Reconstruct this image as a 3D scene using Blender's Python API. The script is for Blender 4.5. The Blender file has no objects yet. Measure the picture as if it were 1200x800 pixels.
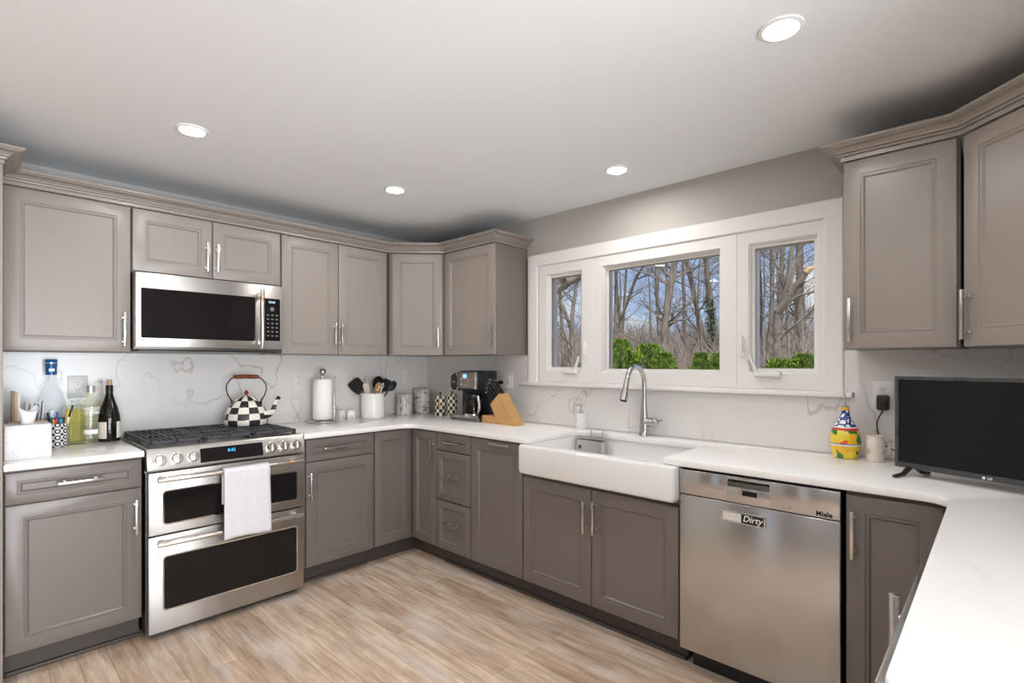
import bpy, bmesh, math, random
from math import pi, sin, cos, radians
from mathutils import Vector, Matrix

C = bpy.context.scene.collection
SC = bpy.context.scene

# ------------------------------------------------------------------ camera
FPX, YAW, HY, CAMZ = 605.57, 0.75629, 425.16, 1.33
cd = bpy.data.cameras.new('camera')
cam = bpy.data.objects.new('camera', cd)
C.objects.link(cam)
cam.location = (0, 0, CAMZ)
cam.rotation_euler = (pi / 2, 0, YAW - pi / 2)
cd.sensor_fit = 'HORIZONTAL'
cd.sensor_width = 36.0
cd.lens = 36.0 * FPX / 1200.0
cd.shift_y = (HY - 400.0) / 1200.0
cd.clip_start = 0.02
cd.clip_end = 300
SC.camera = cam

# ------------------------------------------------------------------ exposure
SC.view_settings.view_transform = 'Standard'
SC.view_settings.look = 'None'
SC.view_settings.gamma = 1.0
SC.view_settings.exposure = 0.0
SC.view_settings.use_curve_mapping = False
try:
    SC.cycles.use_denoising = True
    SC.cycles.max_bounces = 10
    SC.cycles.diffuse_bounces = 5
    SC.cycles.glossy_bounces = 4
    SC.cycles.transmission_bounces = 6
    SC.cycles.transparent_max_bounces = 12
    SC.cycles.sample_clamp_indirect = 6.0
    SC.cycles.caustics_reflective = False
    SC.cycles.caustics_refractive = False
except Exception:
    pass

CAN_STRENGTH = 250.0      # recessed ceiling lamps
SUN_STRENGTH = 5.0
SKY_STRENGTH = 1.0
PATIO_FILL_POWER = 320.0      # added lamp outside the unseen patio opening behind the camera


# ------------------------------------------------------------------ world
def build_world():
    w = bpy.data.worlds.new('sky')
    SC.world = w
    w.use_nodes = True
    nt = w.node_tree
    nt.nodes.clear()
    out = nt.nodes.new('ShaderNodeOutputWorld')
    bg = nt.nodes.new('ShaderNodeBackground')
    tc = nt.nodes.new('ShaderNodeTexCoord')
    sep = nt.nodes.new('ShaderNodeSeparateXYZ')
    ramp = nt.nodes.new('ShaderNodeValToRGB')
    ramp.color_ramp.elements[0].position = 0.0
    ramp.color_ramp.elements[0].color = (0.50, 0.64, 0.86, 1)
    ramp.color_ramp.elements[1].position = 0.6
    ramp.color_ramp.elements[1].color = (0.13, 0.30, 0.72, 1)
    mp = nt.nodes.new('ShaderNodeMapping')
    mp.inputs['Scale'].default_value = (2.6, 2.6, 6.0)
    mp.inputs['Location'].default_value = (0.55, 0.1, 0.25)
    no = nt.nodes.new('ShaderNodeTexNoise')
    no.inputs['Scale'].default_value = 1.6
    no.inputs['Detail'].default_value = 6
    no.inputs['Roughness'].default_value = 0.55
    cr = nt.nodes.new('ShaderNodeValToRGB')
    cr.color_ramp.elements[0].position = 0.46
    cr.color_ramp.elements[0].color = (0, 0, 0, 1)
    cr.color_ramp.elements[1].position = 0.63
    cr.color_ramp.elements[1].color = (1, 1, 1, 1)
    mix = nt.nodes.new('ShaderNodeMix')
    mix.data_type = 'RGBA'
    mix.inputs['B'].default_value = (0.98, 0.98, 1.0, 1)
    L = nt.links.new
    L(tc.outputs['Generated'], sep.inputs[0])
    L(sep.outputs['Z'], ramp.inputs[0])
    L(tc.outputs['Generated'], mp.inputs[0])
    L(mp.outputs[0], no.inputs['Vector'])
    L(no.outputs[0], cr.inputs[0])
    L(cr.outputs[0], mix.inputs['Factor'])
    L(ramp.outputs[0], mix.inputs['A'])
    L(mix.outputs['Result'], bg.inputs[0])
    bg.inputs[1].default_value = SKY_STRENGTH
    L(bg.outputs[0], out.inputs[0])


build_world()


def area_light(name, loc, rot, sx, sy, power, color=(1, 1, 1)):
    l = bpy.data.lights.new(name, 'AREA')
    l.shape = 'RECTANGLE'
    l.size, l.size_y = sx, sy
    l.energy = power
    l.color = color
    o = bpy.data.objects.new(name, l)
    C.objects.link(o)
    o.location = loc
    o.rotation_euler = rot
    return o


sun_d = bpy.data.lights.new('sun', 'SUN')
sun_d.energy = SUN_STRENGTH
sun_d.angle = radians(0.6)
sun_d.color = (1.0, 0.95, 0.86)
sun = bpy.data.objects.new('sun', sun_d)
C.objects.link(sun)
sun.rotation_euler = Vector((0.42, 0.50, -1.0)).to_track_quat('-Z', 'Y').to_euler()
# unseen area lamp for daylight from behind, added and tilted up to brighten the ceiling
area_light('daylight_fill_patio', (0.1, -3.18, 0.9), (radians(117), 0, 0), 3.2, 2.0, PATIO_FILL_POWER, (0.89, 0.945, 1.0))


# ------------------------------------------------------------------ materials
def new_mat(name):
    m = bpy.data.materials.new(name)
    m.use_nodes = True
    nt = m.node_tree
    b = nt.nodes['Principled BSDF']
    return m, nt, b


def mat(name, col, rough=0.5, metal=0.0, emit=None, es=0.0, spec=0.5, coat=0.0, trans=0.0, ior=1.45, alpha=1.0):
    m, nt, b = new_mat(name)
    b.inputs['Base Color'].default_value = (*col, 1)
    b.inputs['Roughness'].default_value = rough
    b.inputs['Metallic'].default_value = metal
    b.inputs['Specular IOR Level'].default_value = spec
    b.inputs['Coat Weight'].default_value = coat
    b.inputs['Transmission Weight'].default_value = trans
    b.inputs['IOR'].default_value = ior
    b.inputs['Alpha'].default_value = alpha
    if emit:
        b.inputs['Emission Color'].default_value = (*emit, 1)
        b.inputs['Emission Strength'].default_value = es
    # a touch of uneven gloss, so that no surface is perfectly uniform
    tc = nt.nodes.new('ShaderNodeTexCoord')
    no = nt.nodes.new('ShaderNodeTexNoise')
    no.inputs['Scale'].default_value = 9.0
    mr = nt.nodes.new('ShaderNodeMapRange')
    mr.inputs['To Min'].default_value = max(0.0, rough - 0.03)
    mr.inputs['To Max'].default_value = min(1.0, rough + 0.03)
    nt.links.new(tc.outputs['Object'], no.inputs['Vector'])
    nt.links.new(no.outputs[0], mr.inputs['Value'])
    nt.links.new(mr.outputs[0], b.inputs['Roughness'])
    return m


def steel(name, col, rough, scale=(1, 1, 120), bump=0.012):
    m, nt, b = new_mat(name)
    b.inputs['Base Color'].default_value = (*col, 1)
    b.inputs['Metallic'].default_value = 1.0
    b.inputs['Roughness'].default_value = rough
    b.inputs['Anisotropic'].default_value = 0.75
    b.inputs['Anisotropic Rotation'].default_value = 0.25
    tg = nt.nodes.new('ShaderNodeTangent'); tg.direction_type = 'RADIAL'; tg.axis = 'Z'
    nt.links.new(tg.outputs[0], b.inputs['Tangent'])
    tc = nt.nodes.new('ShaderNodeTexCoord')
    mp = nt.nodes.new('ShaderNodeMapping')
    mp.inputs['Scale'].default_value = scale
    no = nt.nodes.new('ShaderNodeTexNoise')
    no.inputs['Scale'].default_value = 6
    no.inputs['Detail'].default_value = 4
    bp = nt.nodes.new('ShaderNodeBump')
    bp.inputs['Strength'].default_value = bump
    bp.inputs['Distance'].default_value = 0.02
    L = nt.links.new
    L(tc.outputs['Object'], mp.inputs[0])
    L(mp.outputs[0], no.inputs['Vector'])
    L(no.outputs[0], bp.inputs['Height'])
    L(bp.outputs[0], b.inputs['Normal'])
    return m


def marble(name, base, vein, scale, width, rough, strength=1.0, seed=0.0, stretch=(1, 1, 1), fine=0.35, rot=(0.4, 0.7, 0.5), mask=(0.45, 0.62)):
    m, nt, b = new_mat(name)
    L = nt.links.new
    tc = nt.nodes.new('ShaderNodeTexCoord')
    mp = nt.nodes.new('ShaderNodeMapping')
    mp.inputs['Location'].default_value = (seed, seed * 0.7, seed * 1.3)
    mp.inputs['Rotation'].default_value = rot
    mp.inputs['Scale'].default_value = stretch
    L(tc.outputs['Object'], mp.inputs[0])
    dn = nt.nodes.new('ShaderNodeTexNoise')
    dn.inputs['Scale'].default_value = scale * 2.5
    dn.inputs['Detail'].default_value = 5
    L(mp.outputs[0], dn.inputs['Vector'])
    add = nt.nodes.new('ShaderNodeVectorMath')
    add.operation = 'MULTIPLY_ADD'
    add.inputs[1].default_value = (fine, fine, fine)
    L(dn.outputs['Color'], add.inputs[0])
    L(mp.outputs[0], add.inputs[2])
    n1 = nt.nodes.new('ShaderNodeTexNoise')
    n1.inputs['Scale'].default_value = scale
    n1.inputs['Detail'].default_value = 2
    L(add.outputs[0], n1.inputs['Vector'])
    s = nt.nodes.new('ShaderNodeMath'); s.operation = 'SUBTRACT'; s.inputs[1].default_value = 0.5
    a = nt.nodes.new('ShaderNodeMath'); a.operation = 'ABSOLUTE'
    L(n1.outputs[0], s.inputs[0]); L(s.outputs[0], a.inputs[0])
    r = nt.nodes.new('ShaderNodeValToRGB')
    r.color_ramp.elements[0].position = 0.0
    r.color_ramp.elements[0].color = (1, 1, 1, 1)
    r.color_ramp.elements[1].position = width
    r.color_ramp.elements[1].color = (0, 0, 0, 1)
    L(a.outputs[0], r.inputs[0])
    # veins come and go
    n2 = nt.nodes.new('ShaderNodeTexNoise')
    n2.inputs['Scale'].default_value = scale * 1.3
    n2.inputs['Detail'].default_value = 2
    L(mp.outputs[0], n2.inputs['Vector'])
    r2 = nt.nodes.new('ShaderNodeValToRGB')
    r2.color_ramp.elements[0].position = mask[0]
    r2.color_ramp.elements[0].color = (0, 0, 0, 1)
    r2.color_ramp.elements[1].position = mask[1]
    r2.color_ramp.elements[1].color = (strength, strength, strength, 1)
    L(n2.outputs[0], r2.inputs[0])
    mu = nt.nodes.new('ShaderNodeMath'); mu.operation = 'MULTIPLY'
    L(r.outputs[0], mu.inputs[0]); L(r2.outputs[0], mu.inputs[1])
    mx = nt.nodes.new('ShaderNodeMix'); mx.data_type = 'RGBA'
    mx.inputs['A'].default_value = (*base, 1)
    mx.inputs['B'].default_value = (*vein, 1)
    L(mu.outputs[0], mx.inputs['Factor'])
    L(mx.outputs['Result'], b.inputs['Base Color'])
    b.inputs['Roughness'].default_value = rough
    return m


def wood(name, c1, c2, scale=(2, 2, 30), rough=0.45):
    m, nt, b = new_mat(name)
    L = nt.links.new
    tc = nt.nodes.new('ShaderNodeTexCoord')
    mp = nt.nodes.new('ShaderNodeMapping')
    mp.inputs['Scale'].default_value = scale
    no = nt.nodes.new('ShaderNodeTexNoise')
    no.inputs['Scale'].default_value = 3
    no.inputs['Detail'].default_value = 5
    mx = nt.nodes.new('ShaderNodeMix'); mx.data_type = 'RGBA'
    mx.inputs['A'].default_value = (*c1, 1)
    mx.inputs['B'].default_value = (*c2, 1)
    L(tc.outputs['Object'], mp.inputs[0]); L(mp.outputs[0], no.inputs['Vector'])
    L(no.outputs[0], mx.inputs['Factor']); L(mx.outputs['Result'], b.inputs['Base Color'])
    b.inputs['Roughness'].default_value = rough
    return m


def floor_mat():
    m, nt, b = new_mat('floor_planks')
    L = nt.links.new
    tc = nt.nodes.new('ShaderNodeTexCoord')
    rot = nt.nodes.new('ShaderNodeMapping')
    rot.inputs['Rotation'].default_value = (0, 0, radians(90))
    rot.inputs['Location'].default_value = (0.31, 0.05, 0)
    L(tc.outputs['Object'], rot.inputs[0])

    def brick(c1, c2, w, h, off):
        br = nt.nodes.new('ShaderNodeTexBrick')
        br.offset = off
        br.inputs['Color1'].default_value = (*c1, 1)
        br.inputs['Color2'].default_value = (*c2, 1)
        br.inputs['Mortar'].default_value = (0.16, 0.12, 0.09, 1)
        br.inputs['Scale'].default_value = 1.0
        br.inputs['Mortar Size'].default_value = 0.0009
        br.inputs['Mortar Smooth'].default_value = 0.3
        br.inputs['Bias'].default_value = 0.0
        br.inputs['Brick Width'].default_value = w
        br.inputs['Row Height'].default_value = h
        L(rot.outputs[0], br.inputs['Vector'])
        return br
    b1 = brick((0.72, 0.58, 0.46), (0.53, 0.395, 0.295), 0.92, 0.10, 0.37)
    # pale, washed grain running along the planks
    mp = nt.nodes.new('ShaderNodeMapping')
    mp.inputs['Scale'].default_value = (1.6, 14, 1)
    L(rot.outputs[0], mp.inputs[0])
    n = nt.nodes.new('ShaderNodeTexNoise')
    n.inputs['Scale'].default_value = 2.2
    n.inputs['Detail'].default_value = 7
    n.inputs['Roughness'].default_value = 0.65
    L(mp.outputs[0], n.inputs['Vector'])
    r = nt.nodes.new('ShaderNodeValToRGB')
    r.color_ramp.elements[0].position = 0.36
    r.color_ramp.elements[0].color = (0.74, 0.67, 0.61, 1)
    r.color_ramp.elements[1].position = 0.66
    r.color_ramp.elements[1].color = (1.25, 1.25, 1.25, 1)
    L(n.outputs[0], r.inputs[0])
    mx = nt.nodes.new('ShaderNodeMix'); mx.data_type = 'RGBA'; mx.blend_type = 'MULTIPLY'
    mx.inputs['Factor'].default_value = 1.0
    L(b1.outputs['Color'], mx.inputs['A']); L(r.outputs[0], mx.inputs['B'])
    # greyish weathered patches
    n2 = nt.nodes.new('ShaderNodeTexNoise')
    n2.inputs['Scale'].default_value = 2.0
    n2.inputs['Detail'].default_value = 4
    mp2 = nt.nodes.new('ShaderNodeMapping')
    mp2.inputs['Scale'].default_value = (1, 4, 1)
    L(rot.outputs[0], mp2.inputs[0]); L(mp2.outputs[0], n2.inputs['Vector'])
    r2 = nt.nodes.new('ShaderNodeValToRGB')
    r2.color_ramp.elements[0].position = 0.5
    r2.color_ramp.elements[0].color = (0, 0, 0, 1)
    r2.color_ramp.elements[1].position = 0.72
    r2.color_ramp.elements[1].color = (0.7, 0.7, 0.7, 1)
    L(n2.outputs[0], r2.inputs[0])
    mx2 = nt.nodes.new('ShaderNodeMix'); mx2.data_type = 'RGBA'
    mx2.inputs['B'].default_value = (0.78, 0.71, 0.65, 1)
    L(r2.outputs[0], mx2.inputs['Factor']); L(mx.outputs['Result'], mx2.inputs['A'])
    L(mx2.outputs['Result'], b.inputs['Base Color'])
    b.inputs['Roughness'].default_value = 0.42
    return m


def checker_mat(name, c1, c2, nu, nv, zscale, rough=0.2):
    """painted checks round a turned vessel: angle and height in the object's own space"""
    m, nt, b = new_mat(name)
    L = nt.links.new
    tc = nt.nodes.new('ShaderNodeTexCoord')
    sp = nt.nodes.new('ShaderNodeSeparateXYZ')
    L(tc.outputs['Object'], sp.inputs[0])
    at = nt.nodes.new('ShaderNodeMath'); at.operation = 'ARCTAN2'
    L(sp.outputs['Y'], at.inputs[0]); L(sp.outputs['X'], at.inputs[1])

    def par(src, k):
        a = nt.nodes.new('ShaderNodeMath'); a.operation = 'MULTIPLY'; a.inputs[1].default_value = k
        f = nt.nodes.new('ShaderNodeMath'); f.operation = 'FLOOR'
        L(src, a.inputs[0]); L(a.outputs[0], f.inputs[0])
        return f.outputs[0]
    u = par(at.outputs[0], nu / (2 * pi))
    v = par(sp.outputs['Z'], zscale)
    s = nt.nodes.new('ShaderNodeMath'); s.operation = 'ADD'
    L(u, s.inputs[0]); L(v, s.inputs[1])
    mo = nt.nodes.new('ShaderNodeMath'); mo.operation = 'FLOORED_MODULO'; mo.inputs[1].default_value = 2.0
    L(s.outputs[0], mo.inputs[0])
    no = nt.nodes.new('ShaderNodeTexNoise'); no.inputs['Scale'].default_value = 28
    L(tc.outputs['Object'], no.inputs['Vector'])
    k = nt.nodes.new('ShaderNodeMix'); k.data_type = 'RGBA'
    k.inputs['A'].default_value = (*c1, 1)
    k.inputs['B'].default_value = tuple(min(1, x * 2.0 + 0.02) for x in c1) + (1,)
    L(no.outputs[0], k.inputs['Factor'])
    mx = nt.nodes.new('ShaderNodeMix'); mx.data_type = 'RGBA'
    L(mo.outputs[0], mx.inputs['Factor'])
    L(k.outputs['Result'], mx.inputs['A'])
    mx.inputs['B'].default_value = (*c2, 1)
    L(mx.outputs['Result'], b.inputs['Base Color'])
    b.inputs['Roughness'].default_value = rough
    return m


def pane_mat():
    m = bpy.data.materials.new('window_glass')
    m.use_nodes = True
    nt = m.node_tree
    nt.nodes.clear()
    o = nt.nodes.new('ShaderNodeOutputMaterial')
    t = nt.nodes.new('ShaderNodeBsdfTransparent')
    t.inputs[0].default_value = (0.97, 0.98, 0.98, 1)
    g = nt.nodes.new('ShaderNodeBsdfGlossy')
    g.inputs['Roughness'].default_value = 0.01
    f = nt.nodes.new('ShaderNodeFresnel')
    f.inputs[0].default_value = 1.3
    mx = nt.nodes.new('ShaderNodeMixShader')
    nt.links.new(f.outputs[0], mx.inputs[0])
    nt.links.new(t.outputs[0], mx.inputs[1])
    nt.links.new(g.outputs[0], mx.inputs[2])
    nt.links.new(mx.outputs[0], o.inputs[0])
    return m


def clear_mat(name, tint, gloss=0.6, rough=0.03):
    m = bpy.data.materials.new(name)
    m.use_nodes = True
    nt = m.node_tree
    nt.nodes.clear()
    o = nt.nodes.new('ShaderNodeOutputMaterial')
    t = nt.nodes.new('ShaderNodeBsdfTransparent')
    t.inputs[0].default_value = (*tint, 1)
    g = nt.nodes.new('ShaderNodeBsdfGlossy')
    g.inputs['Roughness'].default_value = rough
    lw = nt.nodes.new('ShaderNodeLayerWeight')
    lw.inputs['Blend'].default_value = 0.5
    p = nt.nodes.new('ShaderNodeMath'); p.operation = 'POWER'; p.inputs[1].default_value = 4.0
    k = nt.nodes.new('ShaderNodeMath'); k.operation = 'MULTIPLY_ADD'
    k.inputs[1].default_value = gloss; k.inputs[2].default_value = 0.035
    mx = nt.nodes.new('ShaderNodeMixShader')
    L = nt.links.new
    L(lw.outputs['Facing'], p.inputs[0]); L(p.outputs[0], k.inputs[0]); L(k.outputs[0], mx.inputs[0])
    L(t.outputs[0], mx.inputs[1]); L(g.outputs[0], mx.inputs[2]); L(mx.outputs[0], o.inputs[0])
    return m


def noise_mat(name, c1, c2, scale, rough=0.8, detail=4, stretch=(1, 1, 1), lo=0.35, hi=0.65):
    m, nt, b = new_mat(name)
    L = nt.links.new
    tc = nt.nodes.new('ShaderNodeTexCoord')
    mp = nt.nodes.new('ShaderNodeMapping'); mp.inputs['Scale'].default_value = stretch
    no = nt.nodes.new('ShaderNodeTexNoise')
    no.inputs['Scale'].default_value = scale
    no.inputs['Detail'].default_value = detail
    r = nt.nodes.new('ShaderNodeValToRGB')
    r.color_ramp.elements[0].position = lo
    r.color_ramp.elements[0].color = (*c1, 1)
    r.color_ramp.elements[1].position = hi
    r.color_ramp.elements[1].color = (*c2, 1)
    L(tc.outputs['Object'], mp.inputs[0]); L(mp.outputs[0], no.inputs['Vector'])
    L(no.outputs[0], r.inputs[0]); L(r.outputs[0], b.inputs['Base Color'])
    b.inputs['Roughness'].default_value = rough
    return m


M = {}
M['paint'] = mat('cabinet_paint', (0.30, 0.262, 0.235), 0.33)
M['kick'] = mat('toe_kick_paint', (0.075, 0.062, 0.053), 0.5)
M['front_darker'] = mat('cabinet_front_darker', (0.185, 0.158, 0.142), 0.30)  # darker than the wall cabinet fronts, for fronts below worktop height
M['carcass'] = mat('cabinet_face_frame', (0.20, 0.17, 0.152), 0.4)
M['nickel'] = mat('brushed_nickel', (0.62, 0.60, 0.57), 0.27, 1.0)
M['steel'] = steel('stainless_steel', (0.50, 0.478, 0.458), 0.36)
M['steel_v'] = steel('stainless_steel_panel', (0.54, 0.53, 0.52), 0.22, (1, 1, 60))
M['darksteel'] = mat('dark_steel', (0.16, 0.155, 0.15), 0.35, 1.0)
M['chrome'] = mat('chrome', (0.78, 0.78, 0.78), 0.10, 1.0)
M['copper'] = mat('brushed_copper', (0.75, 0.38, 0.22), 0.25, 1.0)
M['handle'] = mat('bar_handle_metal', (0.74, 0.69, 0.64), 0.2, 1.0)
M['blackglass'] = mat('black_glass', (0.010, 0.009, 0.009), 0.06, 0, spec=0.35)
M['blackplastic'] = mat('black_plastic', (0.015, 0.015, 0.016), 0.32)
M['iron'] = mat('cast_iron', (0.045, 0.047, 0.052), 0.5)
M['rubber'] = mat('black_rubber', (0.02, 0.02, 0.02), 0.7)
M['counter'] = marble('quartz_counter', (0.89, 0.875, 0.855), (0.66, 0.62, 0.59), 1.1, 0.008, 0.14, 0.3, 3.1)
M['splash'] = marble('quartz_backsplash', (0.735, 0.715, 0.695), (0.42, 0.37, 0.34), 2.1, 0.0075, 0.2, 0.75, 5.3, (1, 1, 0.75), 0.22, (0.4, 0.7, 0.5), (0.42, 0.56))
M['wall'] = mat('wall_paint', (0.47, 0.445, 0.415), 0.7)
M['darkwall'] = mat('low_bounce_wall', (0.17, 0.165, 0.16), 0.7)  # unseen west wall, darkened to cut bounce onto the window-wall cabinets
M['ceiling'] = mat('ceiling_paint', (0.83, 0.865, 0.895), 0.8)
M['trim'] = mat('white_trim', (0.80, 0.775, 0.755), 0.35)
M['vinyl'] = mat('window_vinyl', (0.78, 0.755, 0.735), 0.35)
M['glass'] = pane_mat()
M['porcelain'] = mat('white_fireclay', (0.84, 0.825, 0.81), 0.09, coat=0.5)
M['floor'] = floor_mat()
M['plate'] = mat('outlet_plastic', (0.78, 0.75, 0.73), 0.35)
M['slot'] = mat('outlet_slot', (0.03, 0.03, 0.03), 0.6)
M['lamp'] = mat('lamp_lens', (1, 1, 1), 0.5, emit=(1.0, 0.965, 0.93), es=CAN_STRENGTH)
M['lampring'] = mat('lamp_ring', (0.85, 0.85, 0.85), 0.5)
M['blueled'] = mat('display_blue', (0.02, 0.1, 0.3), 0.4, emit=(0.05, 0.45, 1.0), es=2.0)
M['whiteled'] = mat('display_white', (0.2, 0.3, 0.3), 0.4, emit=(0.6, 0.9, 1.0), es=1.5)
M['print'] = mat('grey_print', (0.35, 0.34, 0.33), 0.5)
M['darkprint'] = mat('black_print', (0.015, 0.015, 0.015), 0.5)
M['whiteprint'] = mat('white_print', (0.88, 0.88, 0.88), 0.5)
M['ground'] = noise_mat('leaf_litter', (0.22, 0.17, 0.13), (0.46, 0.38, 0.30), 3.0)
M['bark'] = noise_mat('tree_bark', (0.10, 0.078, 0.060), (0.26, 0.205, 0.16), 7.0, stretch=(1, 1, 0.25))
M['palebark'] = noise_mat('pale_bark', (0.14, 0.112, 0.086), (0.34, 0.28, 0.225), 7.0, stretch=(1, 1, 0.25))
M['twig'] = noise_mat('dry_brush', (0.26, 0.20, 0.16), (0.52, 0.43, 0.365), 2.0)
M['cutwood'] = mat('fresh_broken_wood', (0.75, 0.50, 0.25), 0.7)
M['bush'] = noise_mat('evergreen_leaves', (0.07, 0.17, 0.012), (0.30, 0.42, 0.035), 14.0, 0.55)
M['ivy'] = noise_mat('ivy_leaves', (0.05, 0.10, 0.03), (0.12, 0.20, 0.07), 14.0, 0.55)
M['siding'] = mat('exterior_siding', (0.55, 0.54, 0.52), 0.7)


# ------------------------------------------------------------------ mesh helpers
class MB:
    def __init__(self):
        self.bm = bmesh.new()

    def add(self, tmp, m=None):
        if m is not None:
            tmp.transform(m)
        me = bpy.data.meshes.new('t')
        tmp.to_mesh(me)
        tmp.free()
        self.bm.from_mesh(me)
        bpy.data.meshes.remove(me)
        return self

    def box(self, x0, x1, y0, y1, z0, z1, bev=0.0, seg=2, m=None):
        t = bmesh.new()
        bmesh.ops.create_cube(t, size=1.0)
        for v in t.verts:
            v.co = Vector(((x0 + x1) / 2 + v.co.x * (x1 - x0), (y0 + y1) / 2 + v.co.y * (y1 - y0), (z0 + z1) / 2 + v.co.z * (z1 - z0)))
        if bev > 0:
            bev = min(bev, 0.49 * min(abs(x1 - x0), abs(y1 - y0), abs(z1 - z0)))
            bmesh.ops.bevel(t, geom=list(t.edges), offset=bev, segments=seg, profile=0.5, affect='EDGES')
        return self.add(t, m)

    def lathe(self, prof, c=(0, 0, 0), seg=28, m=None):
        """prof: (r, z) from bottom to top; r = 0 closes"""
        t = bmesh.new()
        rings = []
        for r, z in prof:
            if r < 1e-6:
                rings.append([t.verts.new((c[0], c[1], c[2] + z))])
            else:
                rings.append([t.verts.new((c[0] + r * cos(2 * pi * i / seg), c[1] + r * sin(2 * pi * i / seg), c[2] + z)) for i in range(seg)])
        for a, b in zip(rings[:-1], rings[1:]):
            for i in range(seg):
                j = (i + 1) % seg
                if len(a) == 1 and len(b) == 1:
                    continue
                if len(a) == 1:
                    t.faces.new((a[0], b[j], b[i]))
                elif len(b) == 1:
                    t.faces.new((a[i], a[j], b[0]))
                else:
                    t.faces.new((a[i], a[j], b[j], b[i]))
        return self.add(t, m)

    def tube(self, pts, r, seg=10, cap=True, m=None, flat=1.0):
        t = bmesh.new()
        P = [Vector(p) for p in pts]
        n = len(P)
        R = r if isinstance(r, (list, tuple)) else [r] * n
        up = None
        rings = []
        for i in range(n):
            d = (P[min(i + 1, n - 1)] - P[max(i - 1, 0)]).normalized()
            if up is None:
                up = Vector((0, 0, 1)) if abs(d.z) < 0.9 else Vector((1, 0, 0))
            s = d.cross(up)
            if s.length < 1e-6:
                s = d.orthogonal()
            s.normalize()
            up = s.cross(d).normalized()
            rings.append([t.verts.new(P[i] + s * cos(2 * pi * k / seg) * R[i] + up * sin(2 * pi * k / seg) * R[i] * flat) for k in range(seg)])
        for a, b in zip(rings[:-1], rings[1:]):
            for k in range(seg):
                j = (k + 1) % seg
                t.faces.new((a[k], a[j], b[j], b[k]))
        if cap:
            t.faces.new(list(reversed(rings[0])))
            t.faces.new(rings[-1])
        bmesh.ops.recalc_face_normals(t, faces=list(t.faces))
        return self.add(t, m)

    def cyl(self, p0, p1, r, seg=20, m=None, bev=0.0):
        if bev > 0:
            p0, p1 = Vector(p0), Vector(p1)
            d = (p1 - p0).normalized()
            return self.tube([p0, p0 + d * bev * 0.3, p0 + d * bev, p1 - d * bev, p1 - d * bev * 0.3, p1], [r - bev, r - bev * 0.3, r, r, r - bev * 0.3, r - bev], seg, True, m)
        return self.tube([p0, p1], r, seg, True, m)

    def prism(self, poly, z0, z1, bev=0.0, seg=2, m=None, tri=False):
        """poly in xy, extruded along z"""
        t = bmesh.new()
        lo = [t.verts.new((p[0], p[1], z0)) for p in poly]
        hi = [t.verts.new((p[0], p[1], z1)) for p in poly]
        n = len(poly)
        top = t.faces.new(hi)
        bot = t.faces.new(list(reversed(lo)))
        for i in range(n):
            j = (i + 1) % n
            t.faces.new((lo[i], lo[j], hi[j], hi[i]))
        bmesh.ops.recalc_face_normals(t, faces=list(t.faces))
        if bev > 0:
            ed = [e for e in t.edges if any(f in (top, bot) for f in e.link_faces)]
            bmesh.ops.bevel(t, geom=ed, offset=bev, segments=seg, profile=0.5, affect='EDGES')
        if tri:
            bmesh.ops.triangulate(t, faces=[f for f in t.faces if len(f.verts) > 4])
        return self.add(t, m)

    def loops(self, loops, cap0=True, cap1=True, m=None):
        """bridge closed loops of equal length"""
        t = bmesh.new()
        V = [[t.verts.new(p) for p in lp] for lp in loops]
        for a, b in zip(V[:-1], V[1:]):
            n = len(a)
            for i in range(n):
                j = (i + 1) % n
                t.faces.new((a[i], a[j], b[j], b[i]))
        if cap0:
            t.faces.new(list(reversed(V[0])))
        if cap1:
            t.faces.new(V[-1])
        bmesh.ops.recalc_face_normals(t, faces=list(t.faces))
        return self.add(t, m)

    def sweep(self, path, prof, side=1, closed_prof=True):
        """moulding: prof (out, z) swept along a 2-D path with mitred corners; out is to the right of travel"""
        n = len(path)
        P = [Vector(p) for p in path]
        nrm = []
        for i in range(n - 1):
            d = (P[i + 1] - P[i]).normalized()
            nrm.append(Vector((d.y, -d.x)) * side)
        loops = []
        for i in range(n):
            if i == 0:
                mv = nrm[0]
            elif i == n - 1:
                mv = nrm[-1]
            else:
                s = nrm[i - 1] + nrm[i]
                mv = s / (1 + nrm[i - 1].dot(nrm[i]))
            loops.append([(P[i].x + mv.x * o, P[i].y + mv.y * o, z) for o, z in prof])
        return self.loops(loops)

    def build(self, name, material, parent=None, smooth=35, m=None):
        if m is not None:
            self.bm.transform(m)
        me = bpy.data.meshes.new(name)
        self.bm.to_mesh(me)
        self.bm.free()
        if smooth:
            me.polygons.foreach_set('use_smooth', [True] * len(me.polygons))
            me.set_sharp_from_angle(angle=radians(smooth))
        me.materials.append(material)
        o = bpy.data.objects.new(name, me)
        C.objects.link(o)
        if parent:
            o.parent = parent
        return o


def rounded(poly, rad):
    """fillet the corners of a polygon; rad one number per corner"""
    out = []
    n = len(poly)
    for i in range(n):
        p, a, b = Vector(poly[i]), Vector(poly[i - 1]), Vector(poly[(i + 1) % n])
        r = rad[i] if isinstance(rad, (list, tuple)) else rad
        if r <= 0:
            out.append((p.x, p.y)); continue
        u, v = (a - p).normalized(), (b - p).normalized()
        ang = u.angle(v)
        d = r / math.tan(ang / 2)
        ctr = p + (u + v).normalized() * (r / sin(ang / 2))
        s, e = p + u * d - ctr, p + v * d - ctr
        a0 = math.atan2(s.y, s.x)
        da = (math.atan2(e.y, e.x) - a0 + pi) % (2 * pi) - pi
        k = 8
        for q in range(k + 1):
            t = a0 + da * q / k
            out.append((ctr.x + r * cos(t), ctr.y + r * sin(t)))
    return out


def rrect(x0, x1, y0, y1, r):
    return rounded([(x0, y0), (x1, y0), (x1, y1), (x0, y1)], r)


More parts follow.
